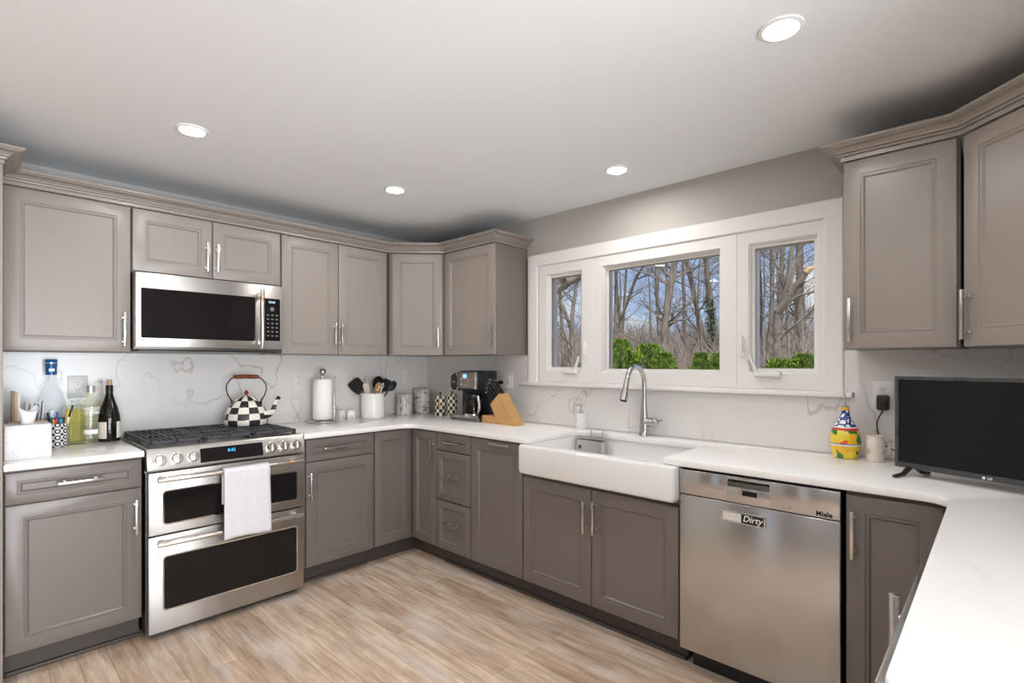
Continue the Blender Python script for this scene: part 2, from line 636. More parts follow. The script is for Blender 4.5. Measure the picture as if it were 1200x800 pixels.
def tag(o, label=None, cat=None, group=None, kind=None):
    if label: o['label'] = label
    if cat: o['category'] = cat
    if group: o['group'] = group
    if kind: o['kind'] = kind
    return o


def thing(name, label, cat, loc=(0, 0, 0), rz=0.0, group=None):
    o = bpy.data.objects.new(name, None)
    o.empty_display_size = 0.05
    C.objects.link(o)
    o.location = loc
    o.rotation_euler = (0, 0, radians(rz))
    return tag(o, label, cat, group)


def struct(name, mb, material, smooth=35, parent=None):
    o = mb.build(name, material, parent, smooth)
    if not parent:
        o['kind'] = 'structure'
    return o


def copy_tree(o, parent=None):
    c = o.copy()
    C.objects.link(c)
    if parent: c.parent = parent
    for ch in [x for x in bpy.data.objects if x.parent == o]:
        copy_tree(ch, c)
    return c


def text(name, body, size, material, parent, m, shear=0.0, ext=0.0004, align='CENTER', bold=0.0, width=None):
    cu = bpy.data.curves.new(name, 'FONT')
    cu.body = body
    cu.size = size
    cu.align_x = align
    cu.align_y = 'CENTER'
    cu.extrude = ext
    cu.shear = shear
    cu.offset = bold
    cu.resolution_u = 3
    cu.materials.append(material)
    o = bpy.data.objects.new(name, cu)
    C.objects.link(o)
    o.parent = parent
    o.matrix_local = m
    return o


def T(x, y, z): return Matrix.Translation((x, y, z))
def RX(a): return Matrix.Rotation(radians(a), 4, 'X')
def RY(a): return Matrix.Rotation(radians(a), 4, 'Y')
def RZ(a): return Matrix.Rotation(radians(a), 4, 'Z')


FACE = RX(90)     # text lying in xy turned to stand in xz, facing -y

# ------------------------------------------------------------------ setting
WX, WY, CZ = 2.77, 3.62, 2.35

b = MB(); b.box(-4.15, 2.92, -3.15, 3.77, -0.12, 0)
struct('floor', b, M['floor'])
b = MB(); b.box(-4.15, 2.92, -3.15, 3.77, CZ, CZ + 0.2)
struct('ceiling', b, M['ceiling'])
b = MB(); b.box(-4.15, WX + 0.15, WY, WY + 0.15, 0, CZ)
struct('wall_north', b, M['wall'])
# window wall with the kitchen opening
OY0, OY1, OZ0, OZ1 = 0.56, 2.345, 1.198, 2.012
b = MB()
b.box(WX, WX + 0.15, -0.52, OY0, 0, CZ); b.box(WX, WX + 0.15, OY1, WY, 0, CZ)
b.box(WX, WX + 0.15, OY0, OY1, 0, OZ0); b.box(WX, WX + 0.15, OY0, OY1, OZ1, CZ)
struct('wall_east', b, M['wall'])
b = MB()
b.box(1.32, WX + 0.15, -0.64, -0.52, 0, CZ)
b.box(0.83, 1.3195, -0.64, -0.52, 0, 0.883)
struct('wall_south', b, M['wall'])
b = MB(); b.box(WX, WX + 0.15, -3.15, -0.64, 0, CZ)
struct('wall_dining', b, M['wall'])
b = MB()
b.box(-4.15, -1.6, -3.15, -3.0, 0, CZ); b.box(1.8, WX, -3.15, -3.0, 0, CZ); b.box(-1.6, 1.8, -3.15, -3.0, 2.15, CZ)
struct('wall_patio', b, M['wall'])
b = MB()
b.box(-4.15, -4.0, -3.0, 1.6, 0, CZ); b.box(-4.15, -4.0, 2.4, WY, 0, CZ); b.box(-4.15, -4.0, 1.6, 2.4, 2.15, CZ)
struct('wall_west', b, M['darkwall'])


def ring_frame(b, y0, y1, z0, z1, w, x0, x1, bev=0.003):
    """rectangular frame standing in the yz plane"""
    b.box(x0, x1, y0, y1, z0, z0 + w, bev); b.box(x0, x1, y0, y1, z1 - w, z1, bev)
    b.box(x0, x1, y0, y0 + w, z0 + w * 0.6, z1 - w * 0.6, bev); b.box(x0, x1, y1 - w, y1, z0 + w * 0.6, z1 - w * 0.6, bev)


def mitred(b, y0, y1, z0, z1, prof):
    """picture frame: prof (inset, x) rings, from outside to inside"""
    lp = []
    for ins, x in prof:
        lp.append([(x, y0 + ins, z0 + ins), (x, y1 - ins, z0 + ins), (x, y1 - ins, z1 - ins), (x, y0 + ins, z1 - ins)])
    b.loops(lp, False, False)


# unseen patio opening behind the camera, placed and widened to let light in
d1 = thing('door_1', None, None)
d1['kind'] = 'structure'
b = MB()
for x0, x1 in ((-1.6, 0.08), (0.12, 1.8)):
    b.box(x0, x0 + 0.08, -3.12, -3.04, 0, 2.15, 0.004); b.box(x1 - 0.08, x1, -3.12, -3.04, 0, 2.15, 0.004)
    b.box(x0, x1, -3.12, -3.04, 0, 0.1, 0.004); b.box(x0, x1, -3.12, -3.04, 2.06, 2.15, 0.004)
b.build('door_frame', M['vinyl'], d1)

d2 = thing('door_2', None, None); d2['kind'] = 'structure'
b = MB()
b.box(-4.12, -4.04, 1.6, 1.70, 0, 2.15, 0.004); b.box(-4.12, -4.04, 2.30, 2.4, 0, 2.15, 0.004)
b.box(-4.12, -4.04, 1.6, 2.4, 0, 0.15, 0.004); b.box(-4.12, -4.04, 1.6, 2.4, 2.05, 2.15, 0.004)
b.build('door_frame', M['vinyl'], d2)
b = MB(); b.box(-4.085, -4.079, 1.69, 2.31, 0.14, 2.06)
b.build('pane', M['glass'], d2, 0)

# casing and stool
b = MB()
y0, y1, z0, z1 = 0.515, 2.44, 1.19, 2.088
lp = []
for ins, x in ((0.0, WX), (0.0, 2.752), (0.006, 2.746), (0.03, 2.746), (0.066, 2.754), (0.078, 2.752), (0.084, 2.758), (0.084, 2.80)):
    lp.append([(x, y0 + ins, z0), (x, y0 + ins, z1 - ins), (x, y1 - ins, z1 - ins), (x, y1 - ins, z0)])
bm_ = bmesh.new()
V = [[bm_.verts.new(p) for p in l] for l in lp]
for a_, c_ in zip(V[:-1], V[1:]):
    for i in range(3):
        bm_.faces.new((a_[i], a_[i + 1], c_[i + 1], c_[i]))
bmesh.ops.recalc_face_normals(bm_, faces=list(bm_.faces))
b.add(bm_)
struct('trim_1', b, M['trim'], 25)
b = MB(); b.box(2.712, 2.86, 0.478, 2.497, 1.174, 1.198, 0.006)
struct('trim_2', b, M['trim'])


def window(n, y0, y1, kind):
    w = thing('window_%d' % n, None, None)
    w['kind'] = 'structure'
    z0, z1 = 1.198, 2.005
    if kind == 'fixed':
        gy0, gy1, gz0, gz1, xg = 1.105, 1.808, 1.293, 1.92, 2.822
        prof = [(0, 2.86), (0, 2.768), (0.004, 2.764)]
        lp_in = [(0.022, 2.764), (0.018, 2.775), (0.012, 2.785), (0.010, 2.81), (0.0, 2.812), (0.0, 2.832)]
    else:
        gy0, gy1 = (2.006, 2.259) if n == 1 else (0.644, 0.914)
        gz0, gz1, xg = 1.302, 1.917, 2.80
        prof = [(0, 2.86), (0, 2.768), (0.003, 2.765)]
        lp_in = [(0.024, 2.765), (0.022, 2.770), (0.017, 2.772), (0.013, 2.785), (0.0, 2.788), (0.0, 2.81)]
    lp = []
    for ins, x in prof:
        lp.append([(x, y0 + ins, z0 + ins), (x, y1 - ins, z0 + ins), (x, y1 - ins, z1 - ins), (x, y0 + ins, z1 - ins)])
    for g, x in lp_in:
        lp.append([(x, gy0 - g, gz0 - g), (x, gy1 + g, gz0 - g), (x, gy1 + g, gz1 + g), (x, gy0 - g, gz1 + g)])
    b = MB(); b.loops(lp, False, False)
    # outer part of the unit
    ring = [[(2.86, y0, z0), (2.86, y1, z0), (2.86, y1, z1), (2.86, y0, z1)],
            [(2.86, gy0, gz0), (2.86, gy1, gz0), (2.86, gy1, gz1), (2.86, gy0, gz1)],
            [(xg + 0.004, gy0, gz0), (xg + 0.004, gy1, gz0), (xg + 0.004, gy1, gz1), (xg + 0.004, gy0, gz1)]]
    b.loops(ring, False, False)
    b.build('window_frame', M['vinyl'], w, 25)
    b = MB(); b.box(xg, xg + 0.004, gy0 - 0.004, gy1 + 0.004, gz0 - 0.004, gz1 + 0.004)
    b.build('pane', M['glass'], w, 0)
    if kind == 'casement':
        yc = 2.07 if n == 1 else 0.845
        b = MB()
        b.box(2.735, 2.766, yc - 0.065, yc + 0.06, 1.262, 1.284, 0.008)
        s = 1 if n == 3 else -1
        b.tube([(2.745, yc + 0.05 * s, 1.282), (2.742, yc + 0.055 * s, 1.31), (2.738, yc + 0.075 * s, 1.35), (2.738, yc + 0.08 * s, 1.372)], [0.009, 0.008, 0.007, 0.008], 8)
        b.build('crank_handle', M['trim'], w)
        yl = 1.955 if n == 1 else 0.968
        b = MB(); b.box(2.752, 2.768, yl - 0.012, yl + 0.012, 1.36, 1.46, 0.005)
        b.box(2.738, 2.756, yl - 0.007, yl + 0.007, 1.385, 1.47, 0.004)
        b.build('lock_lever', M['trim'], w)
    return w


window(1, 1.892, 2.35, 'casement')
window(2, 0.995, 1.892, 'fixed')
window(3, 0.555, 0.995, 'casement')

# crown moulding along the wall cabinets
CROWN = [(-0.01, 2.142), (0.004, 2.142), (0.004, 2.157), (0.001, 2.1575), (0.001, 2.160), (0.011, 2.161), (0.013, 2.167), (0.010, 2.168), (0.010, 2.170), (0.018, 2.171), (0.022, 2.179), (0.034, 2.187), (0.053, 2.1905), (0.053, 2.194), (0.059, 2.195), (0.064, 2.200), (0.064, 2.206), (-0.01, 2.206)]
b = MB(); b.sweep([(-0.85, 2.955), (0.108, 2.955), (0.108, 3.275), (2.15, 3.275), (2.44, 2.995), (2.44, 2.458), (2.765, 2.458)], CROWN)
struct('trim_3', b, M['paint'], 20)
b = MB(); b.sweep([(2.765, 0.464), (2.44, 0.464), (2.44, 0.10), (2.15, -0.19), (1.4, -0.19)], CROWN)
struct('trim_4', b, M['paint'], 20)

# backsplash slabs
b = MB(); b.box(0.11, 2.7495, 3.60, 3.6195, 0.9142, 1.3855)
tag(b.build('backsplash', M['splash']), 'veined white stone backsplash behind the range', 'backsplash')
b = MB()
b.box(2.75, 2.7695, -0.505, 3.6, 0.9142, 1.1735); b.box(2.75, 2.7695, 2.50, 3.6, 1.1735, 1.3855); b.box(2.75, 2.7695, -0.505, 0.475, 1.1735, 1.3855)
b.box(2.75, 2.7695, 2.4415, 2.50, 1.1985, 1.3855); b.box(2.75, 2.7695, 0.475, 0.5135, 1.1985, 1.3855)
tag(b.build('backsplash', M['splash']), 'veined white stone backsplash below the window', 'backsplash')
b = MB(); b.box(1.32, 2.7495, -0.5195, -0.505, 0.9142, 1.388)
tag(b.build('backsplash', M['splash']), 'stone backsplash on the short wall behind the television', 'backsplash')


# ------------------------------------------------------------------ cabinets
def front(b, w, h, F=0.058, m=None, th=0.02):
    """door or drawer front: flat frame, bead, stepped recessed panel; front face at y = 0"""
    prof = [(0, th), (0, 0.003), (0.0012, 0.0008), (0.003, 0), (F, 0), (F + 0.002, 0.0035), (F + 0.006, 0.0035), (F + 0.008, 0.0015), (F + 0.011, 0.0015), (F + 0.017, 0.009)]
    lp = [[(i, y, i), (w - i, y, i), (w - i, y, h - i), (i, y, h - i)] for i, y in prof]
    b.loops(lp, True, True, m)


def pull(b, x, z, L, vertical, m=None, r=0.0055):
    """bar pull with two posts standing off the front (y < 0)"""
    d = -0.032
    q = L / 2
    if vertical:
        b.box(x - 0.0065, x + 0.0065, d - 0.004, d + 0.005, z - q, z + q, 0.0025, 2, m)
        for s in (-1, 1):
            b.cyl((x, 0.0, z + s * (q - 0.026)), (x, d, z + s * (q - 0.026)), r, 10, m)
            b.cyl((x, 0.001, z + s * (q - 0.026)), (x, -0.004, z + s * (q - 0.026)), r + 0.003, 10, m)
    else:
        b.box(x - q, x + q, d - 0.004, d + 0.005, z - 0.0065, z + 0.0065, 0.0025, 2, m)
        for s in (-1, 1):
            b.cyl((x + s * (q - 0.026), 0.0, z), (x + s * (q - 0.026), d, z), r, 10, m)
            b.cyl((x + s * (q - 0.026), 0.001, z), (x + s * (q - 0.026), -0.004, z), r + 0.003, 10, m)


def add_front(parent, kind, x0, x1, z0, z1, h=None, m=None, F=None):
    """h = ('v'|'h', x, z, length)"""
    b = MB()
    mm = (m or Matrix()) @ T(x0, 0, z0)
    front(b, x1 - x0, z1 - z0, F or (0.056 if kind == 'door' else 0.036), mm)
    d = b.build(kind, M['front_darker'] if z0 < 1.0 else M['paint'], parent, 25)
    if h:
        b = MB(); pull(b, h[1], h[2], h[3], h[0] == 'v', m)
        b.build('handle', M['nickel'], d)
    return d


def cabinet(name, label, x, y, rz, w, z0, z1, depth, fronts, kick=False, group=None, body_w=None):
    t = thing(name, label, 'cabinet', (x, y, 0), rz, group)
    a0, a1 = body_w or (0, w)
    b = MB(); b.box(a0 + 0.0005, a1 - 0.0005, 0.021, depth, z0 - (0.0 if not kick else 0.005), z1, 0.0008)
    b.build('carcass', M['carcass'], t)
    if kick:
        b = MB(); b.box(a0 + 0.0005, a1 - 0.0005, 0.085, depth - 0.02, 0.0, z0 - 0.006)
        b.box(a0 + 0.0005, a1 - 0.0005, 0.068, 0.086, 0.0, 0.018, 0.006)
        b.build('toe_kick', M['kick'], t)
    for f in fronts:
        add_front(t, *f)
    return t


BT = 0.883    # underside of the worktop
GB = 'base cabinets under the worktop'
GU = 'wall cabinets'
YF, XF = 2.98, 2.14
# range wall
cabinet('base_cabinet', 'grey base cabinet with one drawer and door, left of the range', 0.112, YF, 0, 0.474, 0.114, BT, 0.615,
        [('drawer', 0.003, 0.468, 0.742, 0.872, ('h', 0.244, 0.808, 0.16)), ('door', 0.003, 0.468, 0.118, 0.735, ('v', 0.445, 0.605, 0.165))], True, GB)
cabinet('base_cabinet', 'grey base cabinet with one drawer and door, right of the range', 1.36, YF, 0, 0.478, 0.114, BT, 0.615,
        [('drawer', 0.027, 0.473, 0.744, 0.872, ('h', 0.21, 0.814, 0.165)), ('door', 0.027, 0.473, 0.121, 0.737, ('v', 0.047, 0.60, 0.165))], True, GB)
# corner cabinet with two doors meeting in the inner corner
t = thing('base_cabinet', 'grey corner base cabinet with two doors meeting at a right angle', 'cabinet', (2.16, 3.0, 0), 0, GB)
b = MB(); b.prism([(-0.318, 0.001), (0.001, 0.001), (0.001, -0.289), (0.585, -0.289), (0.585, 0.595), (-0.318, 0.595)], 0.112, BT)
b.build('carcass', M['carcass'], t)
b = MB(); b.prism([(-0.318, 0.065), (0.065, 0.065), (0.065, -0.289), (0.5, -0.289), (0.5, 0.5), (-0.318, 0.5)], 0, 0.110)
b.build('toe_kick', M['kick'], t)
add_front(t, 'door', -0.310, -0.023, 0.121, 0.872, None, T(0, -0.02, 0), 0.05)
add_front(t, 'door', 0.026, 0.287, 0.121, 0.872, ('v', 0.262, 0.747, 0.145), T(-0.02, 0, 0) @ RZ(-90), 0.05)
# window wall
cabinet('base_cabinet', 'narrow grey base cabinet with a stack of three drawers', XF, 2.708, -90, 0.336, 0.114, BT, 0.605,
        [('drawer', 0.003, 0.333, 0.762, 0.872, ('h', 0.168, 0.817, 0.13)), ('drawer', 0.003, 0.333, 0.440, 0.755, ('h', 0.168, 0.60, 0.13)),
         ('drawer', 0.003, 0.333, 0.121, 0.433, ('h', 0.168, 0.295, 0.13))], True, GB)
cabinet('base_cabinet', 'grey base cabinet with one tall pull-out front and a handle on top', XF, 2.371, -90, 0.432, 0.114, BT, 0.605,
        [('door', 0.003, 0.429, 0.121, 0.872, ('h', 0.27, 0.856, 0.165))], True, GB)
cabinet('base_cabinet', 'grey sink base cabinet with a pair of doors below the white sink', XF, 1.938, -90, 0.922, 0.114, 0.703, 0.605,
        [('door', 0.004, 0.458, 0.121, 0.699, ('v', 0.432, 0.562, 0.165)), ('door', 0.463, 0.918, 0.121, 0.699, ('v', 0.490, 0.568, 0.165))], True, GB)
t = thing('base_cabinet', 'grey corner base cabinet right of the dishwasher with a vertical handle', 'cabinet', (XF, 0.398, 0), 0, GB)
b = MB(); b.prism([(0.021, -0.001), (0.021, -0.329), (-0.640, -0.329), (-0.640, -0.9), (0.61, -0.9), (0.61, -0.001)], 0.112, BT)
b.build('carcass', M['carcass'], t)
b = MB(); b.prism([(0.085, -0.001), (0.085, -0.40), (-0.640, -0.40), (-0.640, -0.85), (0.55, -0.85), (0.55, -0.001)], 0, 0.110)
b.build('toe_kick', M['kick'], t)
add_front(t, 'door', 0.003, 0.268, 0.121, 0.866, ('v', 0.026, 0.732, 0.165), RZ(-90), 0.056)
add_front(t, 'door', 0.04, 0.62, 0.121, 0.866, None, T(0.0, -0.308, 0) @ RZ(180), 0.056)

# wall cabinets
UZ0, UZ1 = 1.386, 2.140
cabinet('wall_cabinet', 'grey single-door wall cabinet above the bottles, left of the microwave', 0.116, 3.275, 0, 0.479, UZ0, UZ1, 0.32,
        [('door', 0.004, 0.475, UZ0 + 0.002, 2.136, ('v', 0.447, 1.502, 0.175))], False, GU)
cabinet('wall_cabinet', 'short grey two-door wall cabinet directly above the microwave', 0.597, 3.275, 0, 0.764, 1.806, UZ1, 0.32,
        [('door', 0.003, 0.376, 1.812, 2.136, ('v', 0.348, 1.928, 0.165)), ('door', 0.381, 0.760, 1.812, 2.136, ('v', 0.400, 1.928, 0.165))], False, GU)
cabinet('wall_cabinet', 'tall grey two-door wall cabinet right of the microwave', 1.363, 3.275, 0, 0.782, UZ0, UZ1, 0.32,
        [('door', 0.004, 0.383, UZ0 + 0.002, 2.136, ('v', 0.355, 1.523, 0.155)), ('door', 0.388, 0.766, UZ0 + 0.002, 2.136, ('v', 0.402, 1.523, 0.155))], False, GU)
# diagonal corner wall cabinets
ang = math.degrees(math.atan2(2.995 - 3.275, 2.44 - 2.15))
t = thing('wall_cabinet', 'grey diagonal wall cabinet in the corner above the canisters', 'cabinet', (2.15, 3.275, 0), ang, GU)
dl = math.hypot(0.29, 0.28)
inv = (T(2.15, 3.275, 0) @ RZ(ang)).inverted()
def loc2(pts, inv): return [tuple((inv @ Vector((x, y, 0)))[:2]) for x, y in pts]
b = MB(); b.prism(loc2([(2.1655, 3.289), (2.454, 3.0098), (2.745, 3.0098), (2.745, 3.595), (2.1655, 3.595)], inv), UZ0, UZ1, 0, 2)
b.build('carcass', M['carcass'], t)
add_front(t, 'door', 0.022, dl - 0.012, UZ0 + 0.002, 2.136, ('v', dl - 0.042, 1.515, 0.155))
cabinet('wall_cabinet', 'grey wall cabinet left of the window, with its side panel showing', 2.44, 2.994, -90, 0.535, UZ0, UZ1, 0.325,
        [('door', 0.006, 0.528, UZ0 + 0.002, 2.136, ('v', 0.506, 1.519, 0.16))], False, GU)
cabinet('wall_cabinet', 'grey wall cabinet immediately right of the window', 2.44, 0.463, -90, 0.362, UZ0, UZ1, 0.325,
        [('door', 0.004, 0.352, UZ0 + 0.002, 2.136, ('v', 0.027, 1.50, 0.175))], False, GU)
t = thing('wall_cabinet', 'grey diagonal wall cabinet above the television', 'cabinet', (2.44, 0.10, 0), -135, GU)
inv = (T(2.44, 0.10, 0) @ RZ(-135)).inverted()
dl = 0.29 * math.sqrt(2)
b = MB(); b.prism(loc2([(2.4545, 0.085), (2.1655, -0.204), (2.1655, -0.505), (2.745, -0.505), (2.745, 0.085)], inv), UZ0, UZ1)
b.build('carcass', M['carcass'], t)
add_front(t, 'door', 0.010, dl - 0.012, UZ0 + 0.002, 2.136, ('v', 0.034, 1.50, 0.175))
# tall refrigerator surround at the far left
t = thing('refrigerator_surround', 'tall grey panel and over-fridge cabinet at the far left edge', 'cabinet', (0.108, 2.955, 0), 0)
b = MB(); b.box(-0.024, 0.0, 0.0, 0.66, 0, UZ1, 0.001)
b.build('side_panel', M['paint'], t)
b = MB(); b.box(-0.95, -0.025, 0.022, 0.66, 1.72, UZ1)
b.build('carcass', M['carcass'], t)
add_front(t, 'door', -0.485, -0.006, 1.724, 2.136, ('v', -0.455, 1.82, 0.165))
add_front(t, 'door', -0.95, -0.49, 1.724, 2.136, ('v', -0.52, 1.82, 0.165))

# ------------------------------------------------------------------ worktop
b = MB()
poly = [(1.36, 3.598), (1.36, 2.95), (2.115, 2.95), (2.115, 1.888), (2.592, 1.888), (2.592, 1.085), (2.115, 1.085), (2.115, 0.112), (0.82, 0.112), (0.82, -0.75), (1.3, -0.75), (1.3, -0.503), (2.748, -0.503), (2.748, 3.598)]
b.prism(rounded(poly, [0, 0.004, 0.11, 0.006, 0.055, 0.03, 0.006, 0.07, 0.03, 0.03, 0.0, 0, 0, 0]), 0.884, 0.914, 0.005, 2, None, True)
tag(b.build('countertop', M['counter'], None, 30), 'white stone worktop running from the range round the sink to the right edge', 'countertop')
b = MB(); b.prism([(0.110, 2.95), (0.586, 2.95), (0.586, 3.598), (0.110, 3.598)], 0.884, 0.914, 0.005)
tag(b.build('countertop', M['counter'], None, 30), 'short white stone worktop left of the range, holding the bottles', 'countertop')

# ------------------------------------------------------------------ ceiling lamps
GL = 'recessed ceiling lamps'
LAMPS = [(0.684, 2.57, 'recessed ceiling lamp nearest the microwave cabinets'), (1.74, 2.587, 'recessed ceiling lamp nearest the inside corner of the kitchen'),
         (2.36, 1.467, 'recessed ceiling lamp in front of the window, over the sink'), (1.708, 0.485, 'largest looking recessed ceiling lamp, towards the upper right'),
         (0.3, 0.485, None), (-0.7, 2.57, None), (-0.7, 0.485, None), (-2.2, 2.57, None), (-2.2, 0.485, None), (-1.4, -1.6, None)]
for x, y, lab in LAMPS:
    t = thing('ceiling_lamp', lab or 'recessed ceiling lamp behind the viewer', 'ceiling lamp', (x, y, CZ), 0, GL)
    b = MB(); b.lathe([(0.047, 0.0), (0.047, -0.005), (0.05, -0.008), (0.062, -0.005), (0.064, 0.0)], seg=36)
    b.build('trim_ring', M['lampring'], t)
    b = MB(); b.lathe([(0.0465, -0.001), (0.0465, -0.004), (0.0, -0.004)], seg=32)
    b.build('lens', M['lamp'], t)

# ------------------------------------------------------------------ range
RX0, RX1, RFY = 0.594, 1.354, 2.93
RW = RX1 - RX0
t = thing('range', 'stainless steel double-oven gas range between the base cabinets', 'range', (RX0, RFY, 0))
b = MB()
b.box(0.002, RW - 0.002, 0.045, 0.665, 0.02, 0.80)
b.box(0.03, RW - 0.03, 0.06, 0.6, 0.0, 0.03)
b.build('body', M['darksteel'], t)
# cooktop with slanted control panel in one section
b = MB()
sec = [(0.06, 0.808), (0.005, 0.812), (0.002, 0.818), (0.018, 0.905), (0.028, 0.916), (0.10, 0.918), (0.665, 0.918), (0.665, 0.80), (0.06, 0.80)]
b.loops([[(x, y, z) for y, z in sec] for x in (0.0, RW)])
b.build('cooktop', M['steel'], t)
# display glass lies on the slanted panel
SL = math.degrees(math.atan2(0.016, 0.087))
PAN = T(0, 0.002, 0.818) @ RX(-SL)
b = MB(); b.box(0.225, 0.53, -0.003, 0.004, 0.008, 0.079, 0.0015, 1, PAN)
disp = b.build('control_display', M['blackglass'], t)
text('clock_digits', '8:42', 0.022, M['blueled'], disp, PAN @ T(0.372, -0.0035, 0.056) @ FACE)
for kx in (0.052, 0.122, 0.192, 0.572, 0.643, 0.711):
    b = MB()
    m_ = PAN @ T(kx, 0, 0.044) @ RX(90)
    b.lathe([(0.0, -0.002), (0.029, -0.002), (0.029, 0.004), (0.026, 0.006), (0.024, 0.006), (0.023, 0.026), (0.021, 0.030), (0.0, 0.031)], seg=26, m=m_)
    b.box(-0.005, 0.005, -0.02, 0.02, 0.028, 0.037, 0.003, 2, m_)
    b.build('knob', M['handle'], t)
# grates
for k in range(3):
    x0 = 0.02 + k * 0.242
    x1 = x0 + 0.236
    b = MB()
    for yy in (0.075, 0.215, 0.355, 0.495, 0.630):
        b.box(x0, x1, yy - 0.007, yy + 0.007, 0.930, 0.946, 0.003, 1)
    for q in range(9):
        xx = x0 + 0.008 + q * (x1 - x0 - 0.016) / 8
        if q in (0, 4, 8):
            b.box(xx - 0.007, xx + 0.007, 0.068, 0.637, 0.929, 0.946, 0.003, 1)
        else:
            for ya, yb in ((0.075, 0.165), (0.265, 0.355), (0.355, 0.445), (0.545, 0.63)):
                b.box(xx - 0.005, xx + 0.005, ya, yb, 0.932, 0.945, 0.002, 1)
    for xx in (x0 + 0.008, x1 - 0.008):
        for yy in (0.08, 0.355, 0.625):
            b.box(xx - 0.009, xx + 0.009, yy - 0.009, yy + 0.009, 0.9175, 0.932, 0.002, 1)
    b.build('grate', M['iron'], t)
    for yy in ((0.215, 0.495) if k != 1 else (0.355,)):
        b = MB(); b.lathe([(0.05, 0.9175), (0.05, 0.922), (0.036, 0.924), (0.036, 0.929), (0.0, 0.930)], (x0 + 0.118, yy, 0), 24)
        b.build('burner_cap', M['iron'], t)


def oven_door(z0, z1, gz0, gz1, hz):
    b = MB()
    h = z1 - z0
    b.box(0.004, RW - 0.004, 0.0, 0.042, z0, z1, 0.005, 2)
    d = b.build('oven_door', M['steel'], t)
    b = MB()
    lo = [(x, z) for x, z in rrect(0.061, 0.718, gz0, gz1, 0.02)]
    li = [(x, z) for x, z in rrect(0.067, 0.712, gz0 + 0.006, gz1 - 0.006, 0.015)]
    b.loops([[(x, 0.001, z) for x, z in lo], [(x, -0.0025, z) for x, z in lo], [(x, -0.0025, z) for x, z in li], [(x, 0.001, z) for x, z in li]], False, False)
    b.build('glass_trim', M['chrome'], d)
    b = MB()
    b.loops([[(x, 0.001, z) for x, z in li], [(x, -0.001, z) for x, z in li]])
    b.build('oven_glass', M['blackglass'], d)
    b = MB()
    b.cyl((0.03, -0.052, hz), (RW - 0.028, -0.052, hz), 0.0125, 18, None, 0.004)
    for xx in (0.055, RW - 0.055):
        b.tube([(xx, 0.002, hz), (xx, -0.03, hz), (xx, -0.05, hz)], [0.014, 0.011, 0.010], 12)
    b.build('handle', M['handle'], d)
    for xx in ((RW - 0.105,) if z0 > 0.3 else ()):
        b = MB(); b.cyl((xx, -0.052, hz), (xx + 0.02, -0.052, hz), 0.0132, 18)
        b.build('copper_band', M['copper'], d)


oven_door(0.504, 0.804, 0.548, 0.714, 0.775)
oven_door(0.035, 0.498, 0.134, 0.400, 0.470)

# towel over the upper oven handle
random.seed(4)
b = bmesh.new()
nu, nv = 16, 30
hx0, hx1, hy, hz, hr = 0.905, 1.130, RFY - 0.052, 0.775, 0.0145
grid = []
for i in range(nu + 1):
    u = i / nu
    row = []
    for j in range(nv + 1):
        s = j / nv
        wob = 0.004 * sin(u * 9 + 0.6) * min(1, s * 1.6) + 0.002 * sin(u * 21)
        if s < 0.72:     # front fall
            k = s / 0.72
            z = 0.432 + 0.010 * sin(u * 5) * 0.5 + (hz - 0.432) * k
            y = hy - hr - 0.004 - (1 - k) * 0.006 - wob * (1 - k)
        elif s < 0.80:   # over the bar
            a = (s - 0.72) / 0.08 * pi
            y = hy - (hr + 0.004) * cos(a); z = hz + (hr + 0.003) * sin(a)
        else:            # back fall
            k = (s - 0.80) / 0.20
            z = hz - k * 0.17
            y = hy + hr + 0.004 + 0.002 * sin(u * 7)
        x = hx0 + (hx1 - hx0) * u + (0.008 * (0.72 - s) if s < 0.72 else 0) * (1 if u > 0.5 else -0.4)
        row.append(b.verts.new((x, y, z)))
    grid.append(row)
for i in range(nu):
    for j in range(nv):
        b.faces.new((grid[i][j], grid[i + 1][j], grid[i + 1][j + 1], grid[i][j + 1]))
mb = MB(); mb.add(b)
M['towel'] = noise_mat('white_terry', (0.64, 0.63, 0.66), (0.76, 0.75, 0.77), 240, 0.95)
tw = mb.build('dish_towel', M['towel'], None, 80)
sm = tw.modifiers.new('thick', 'SOLIDIFY'); sm.thickness = 0.005; sm.offset = 0
tag(tw, 'white terry dish towel hanging over the upper oven handle', 'towel')

# ------------------------------------------------------------------ microwave
t = thing('microwave', 'stainless over-the-range microwave with dark window and copper-banded handle', 'microwave', (0.598, 3.215, 1.402))
W_, H_ = 0.756, 0.398
b = MB(); b.box(0.0, W_, 0.028, 0.38, 0.0, H_, 0.003)
b.build('body', M['darksteel'], t)
b = MB()
outer = [(0.002, 0.005), (W_ - 0.002, 0.005), (W_ - 0.002, H_ - 0.001), (0.002, H_ - 0.001)]
b.box(0.002, W_ - 0.002, 0.0, 0.027, 0.012, H_ - 0.001, 0.004)
face = b.build('door', M['steel'], t)
b = MB(); li = rrect(0.026, 0.588, 0.058, 0.318, 0.008)
b.loops([[(x, 0.001, z) for x, z in li], [(x, -0.0012, z) for x, z in li]])
b.build('window_glass', M['blackglass'], face)
b = MB(); li = rrect(0.634, 0.733, 0.062, 0.318, 0.005)
b.loops([[(x, 0.001, z) for x, z in li], [(x, -0.0012, z) for x, z in li]])
pan = b.build('control_panel', M['blackglass'], t)
text('clock_digits', '12:42', 0.018, M['whiteled'], pan, T(0.683, -0.0016, 0.296) @ FACE)
b = MB(); b.lathe([(0.0, 0.0), (0.015, 0.0), (0.015, 0.008), (0.012, 0.016), (0.0, 0.017)], seg=22, m=T(0.680, -0.001, 0.252) @ RX(90))
b.build('dial', M['handle'], pan)
b = MB()
